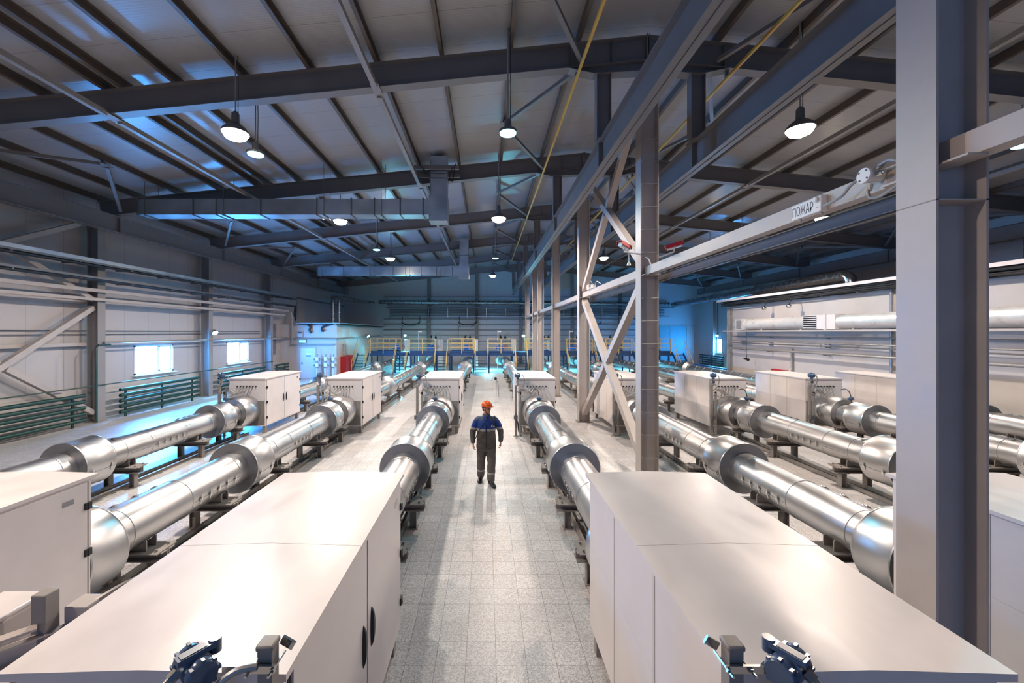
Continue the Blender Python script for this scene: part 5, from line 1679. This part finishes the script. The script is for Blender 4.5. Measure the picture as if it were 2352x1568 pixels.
# small white emblem on the chest
g = G()
cc = V(.128, -.138, 1.265)
for i in range(9):
    a = R(60 + 28 * i); p = cc + V(.018 * math.cos(a), -.004, .022 * math.sin(a))
    g.ball(p, (.006, .004, .006), 8, 6)
g.bar(cc + V(.02, -.004, -.008), cc + V(.055, .004, -.004), .004, .02, up=(0, 0, 1))
g.bar(cc + V(.0, -.004, .0), cc + V(.006, -.004, .035), .004, .01, up=(1, 0, 0))
g.build('emblem', M_SIGN, PER)
# cuffs
g = G()
for A in (ARM_R, ARM_L):
    p, q = Vector(A[3]), Vector(A[4]); d = (q - p).normalized()
    g.cyl(q - d * .05, q + d * .004, .05, .048, n=16)
g.build('cuff', M_JDARK, PER)
# strap across the chest and radio
G().tube(spline([(.06, -.06, 1.5), (.0, -.12, 1.42), (-.06, -.155, 1.33), (-.14, -.158, 1.2), (-.2, -.13, 1.08), (-.235, -.06, .98)], 6), .009, 6).build('strap', M_BLACK, PER)
rd_ = G().obox((.2, -.135, 1.31), (.05, .03, .1)).build('radio', M_BLACK, PER)
G().cyl((.19, -.135, 1.36), (.185, -.135, 1.5), .006, n=6).build('antenna', M_BLACK, rd_)

# trousers
g = G()
g.loft([ering((0, .0, .70), .2, .12, 24), ering((0, 0, .78), .205, .135, 24), ering((0, 0, .9), .2, .135, 24)])
limb(g, [V(-.1, .01, .82)] + [Vector(p) for p in LEG_R[1:]], [.12, .105, .092, .09, .08], 16)
limb(g, [V(.1, .01, .82)] + [Vector(p) for p in LEG_L[1:]], [.12, .105, .092, .09, .08], 16)
tr = remesh(g, 'trousers', [M_TROUS, M_REFL], PER, .011, 4)
for p in tr.data.polygons:
    p.material_index = 1 if .235 < p.center.z < .275 else 0
for v in tr.data.vertices:
    v.co += v.normal * (noise.noise(V(v.co.x * 6, v.co.y * 6, v.co.z * 16)) * .009)
# boots
for (x, y, yaw, pitch) in ((-.125, .125, R(-8), 0), (.1, -.18, R(22), 0)):
    g = G(); Mz = Matrix.Rotation(yaw, 3, 'Z')
    def bp_(a, b, c): return V(x, y, 0) + Mz @ V(a, b, c)
    rings = []
    for yy, w_, z0, z1 in ((.08, .03, .0, .06), (.06, .042, .0, .1), (0, .045, .0, .15), (-.05, .045, .0, .14), (-.1, .05, .0, .09), (-.16, .05, .0, .075), (-.2, .04, .0, .06), (-.215, .02, .005, .045)):
        c = bp_(0, yy, (z0 + z1) / 2); hh = (z1 - z0) / 2
        rings.append([c + Mz @ V(w_ * max(-1, min(1, 1.2 * math.cos(2 * math.pi * i / 14))), 0, 0) + V(0, 0, hh * math.sin(2 * math.pi * i / 14)) for i in range(14)])
    g.loft(rings)
    g.cyl(bp_(0, .01, .06), bp_(0, .02, .2), .055, .06, n=16)
    remesh(g, 'boot', M_BOOT, PER, .008, 2)
PER.location = (0.0, 8.92, 0)
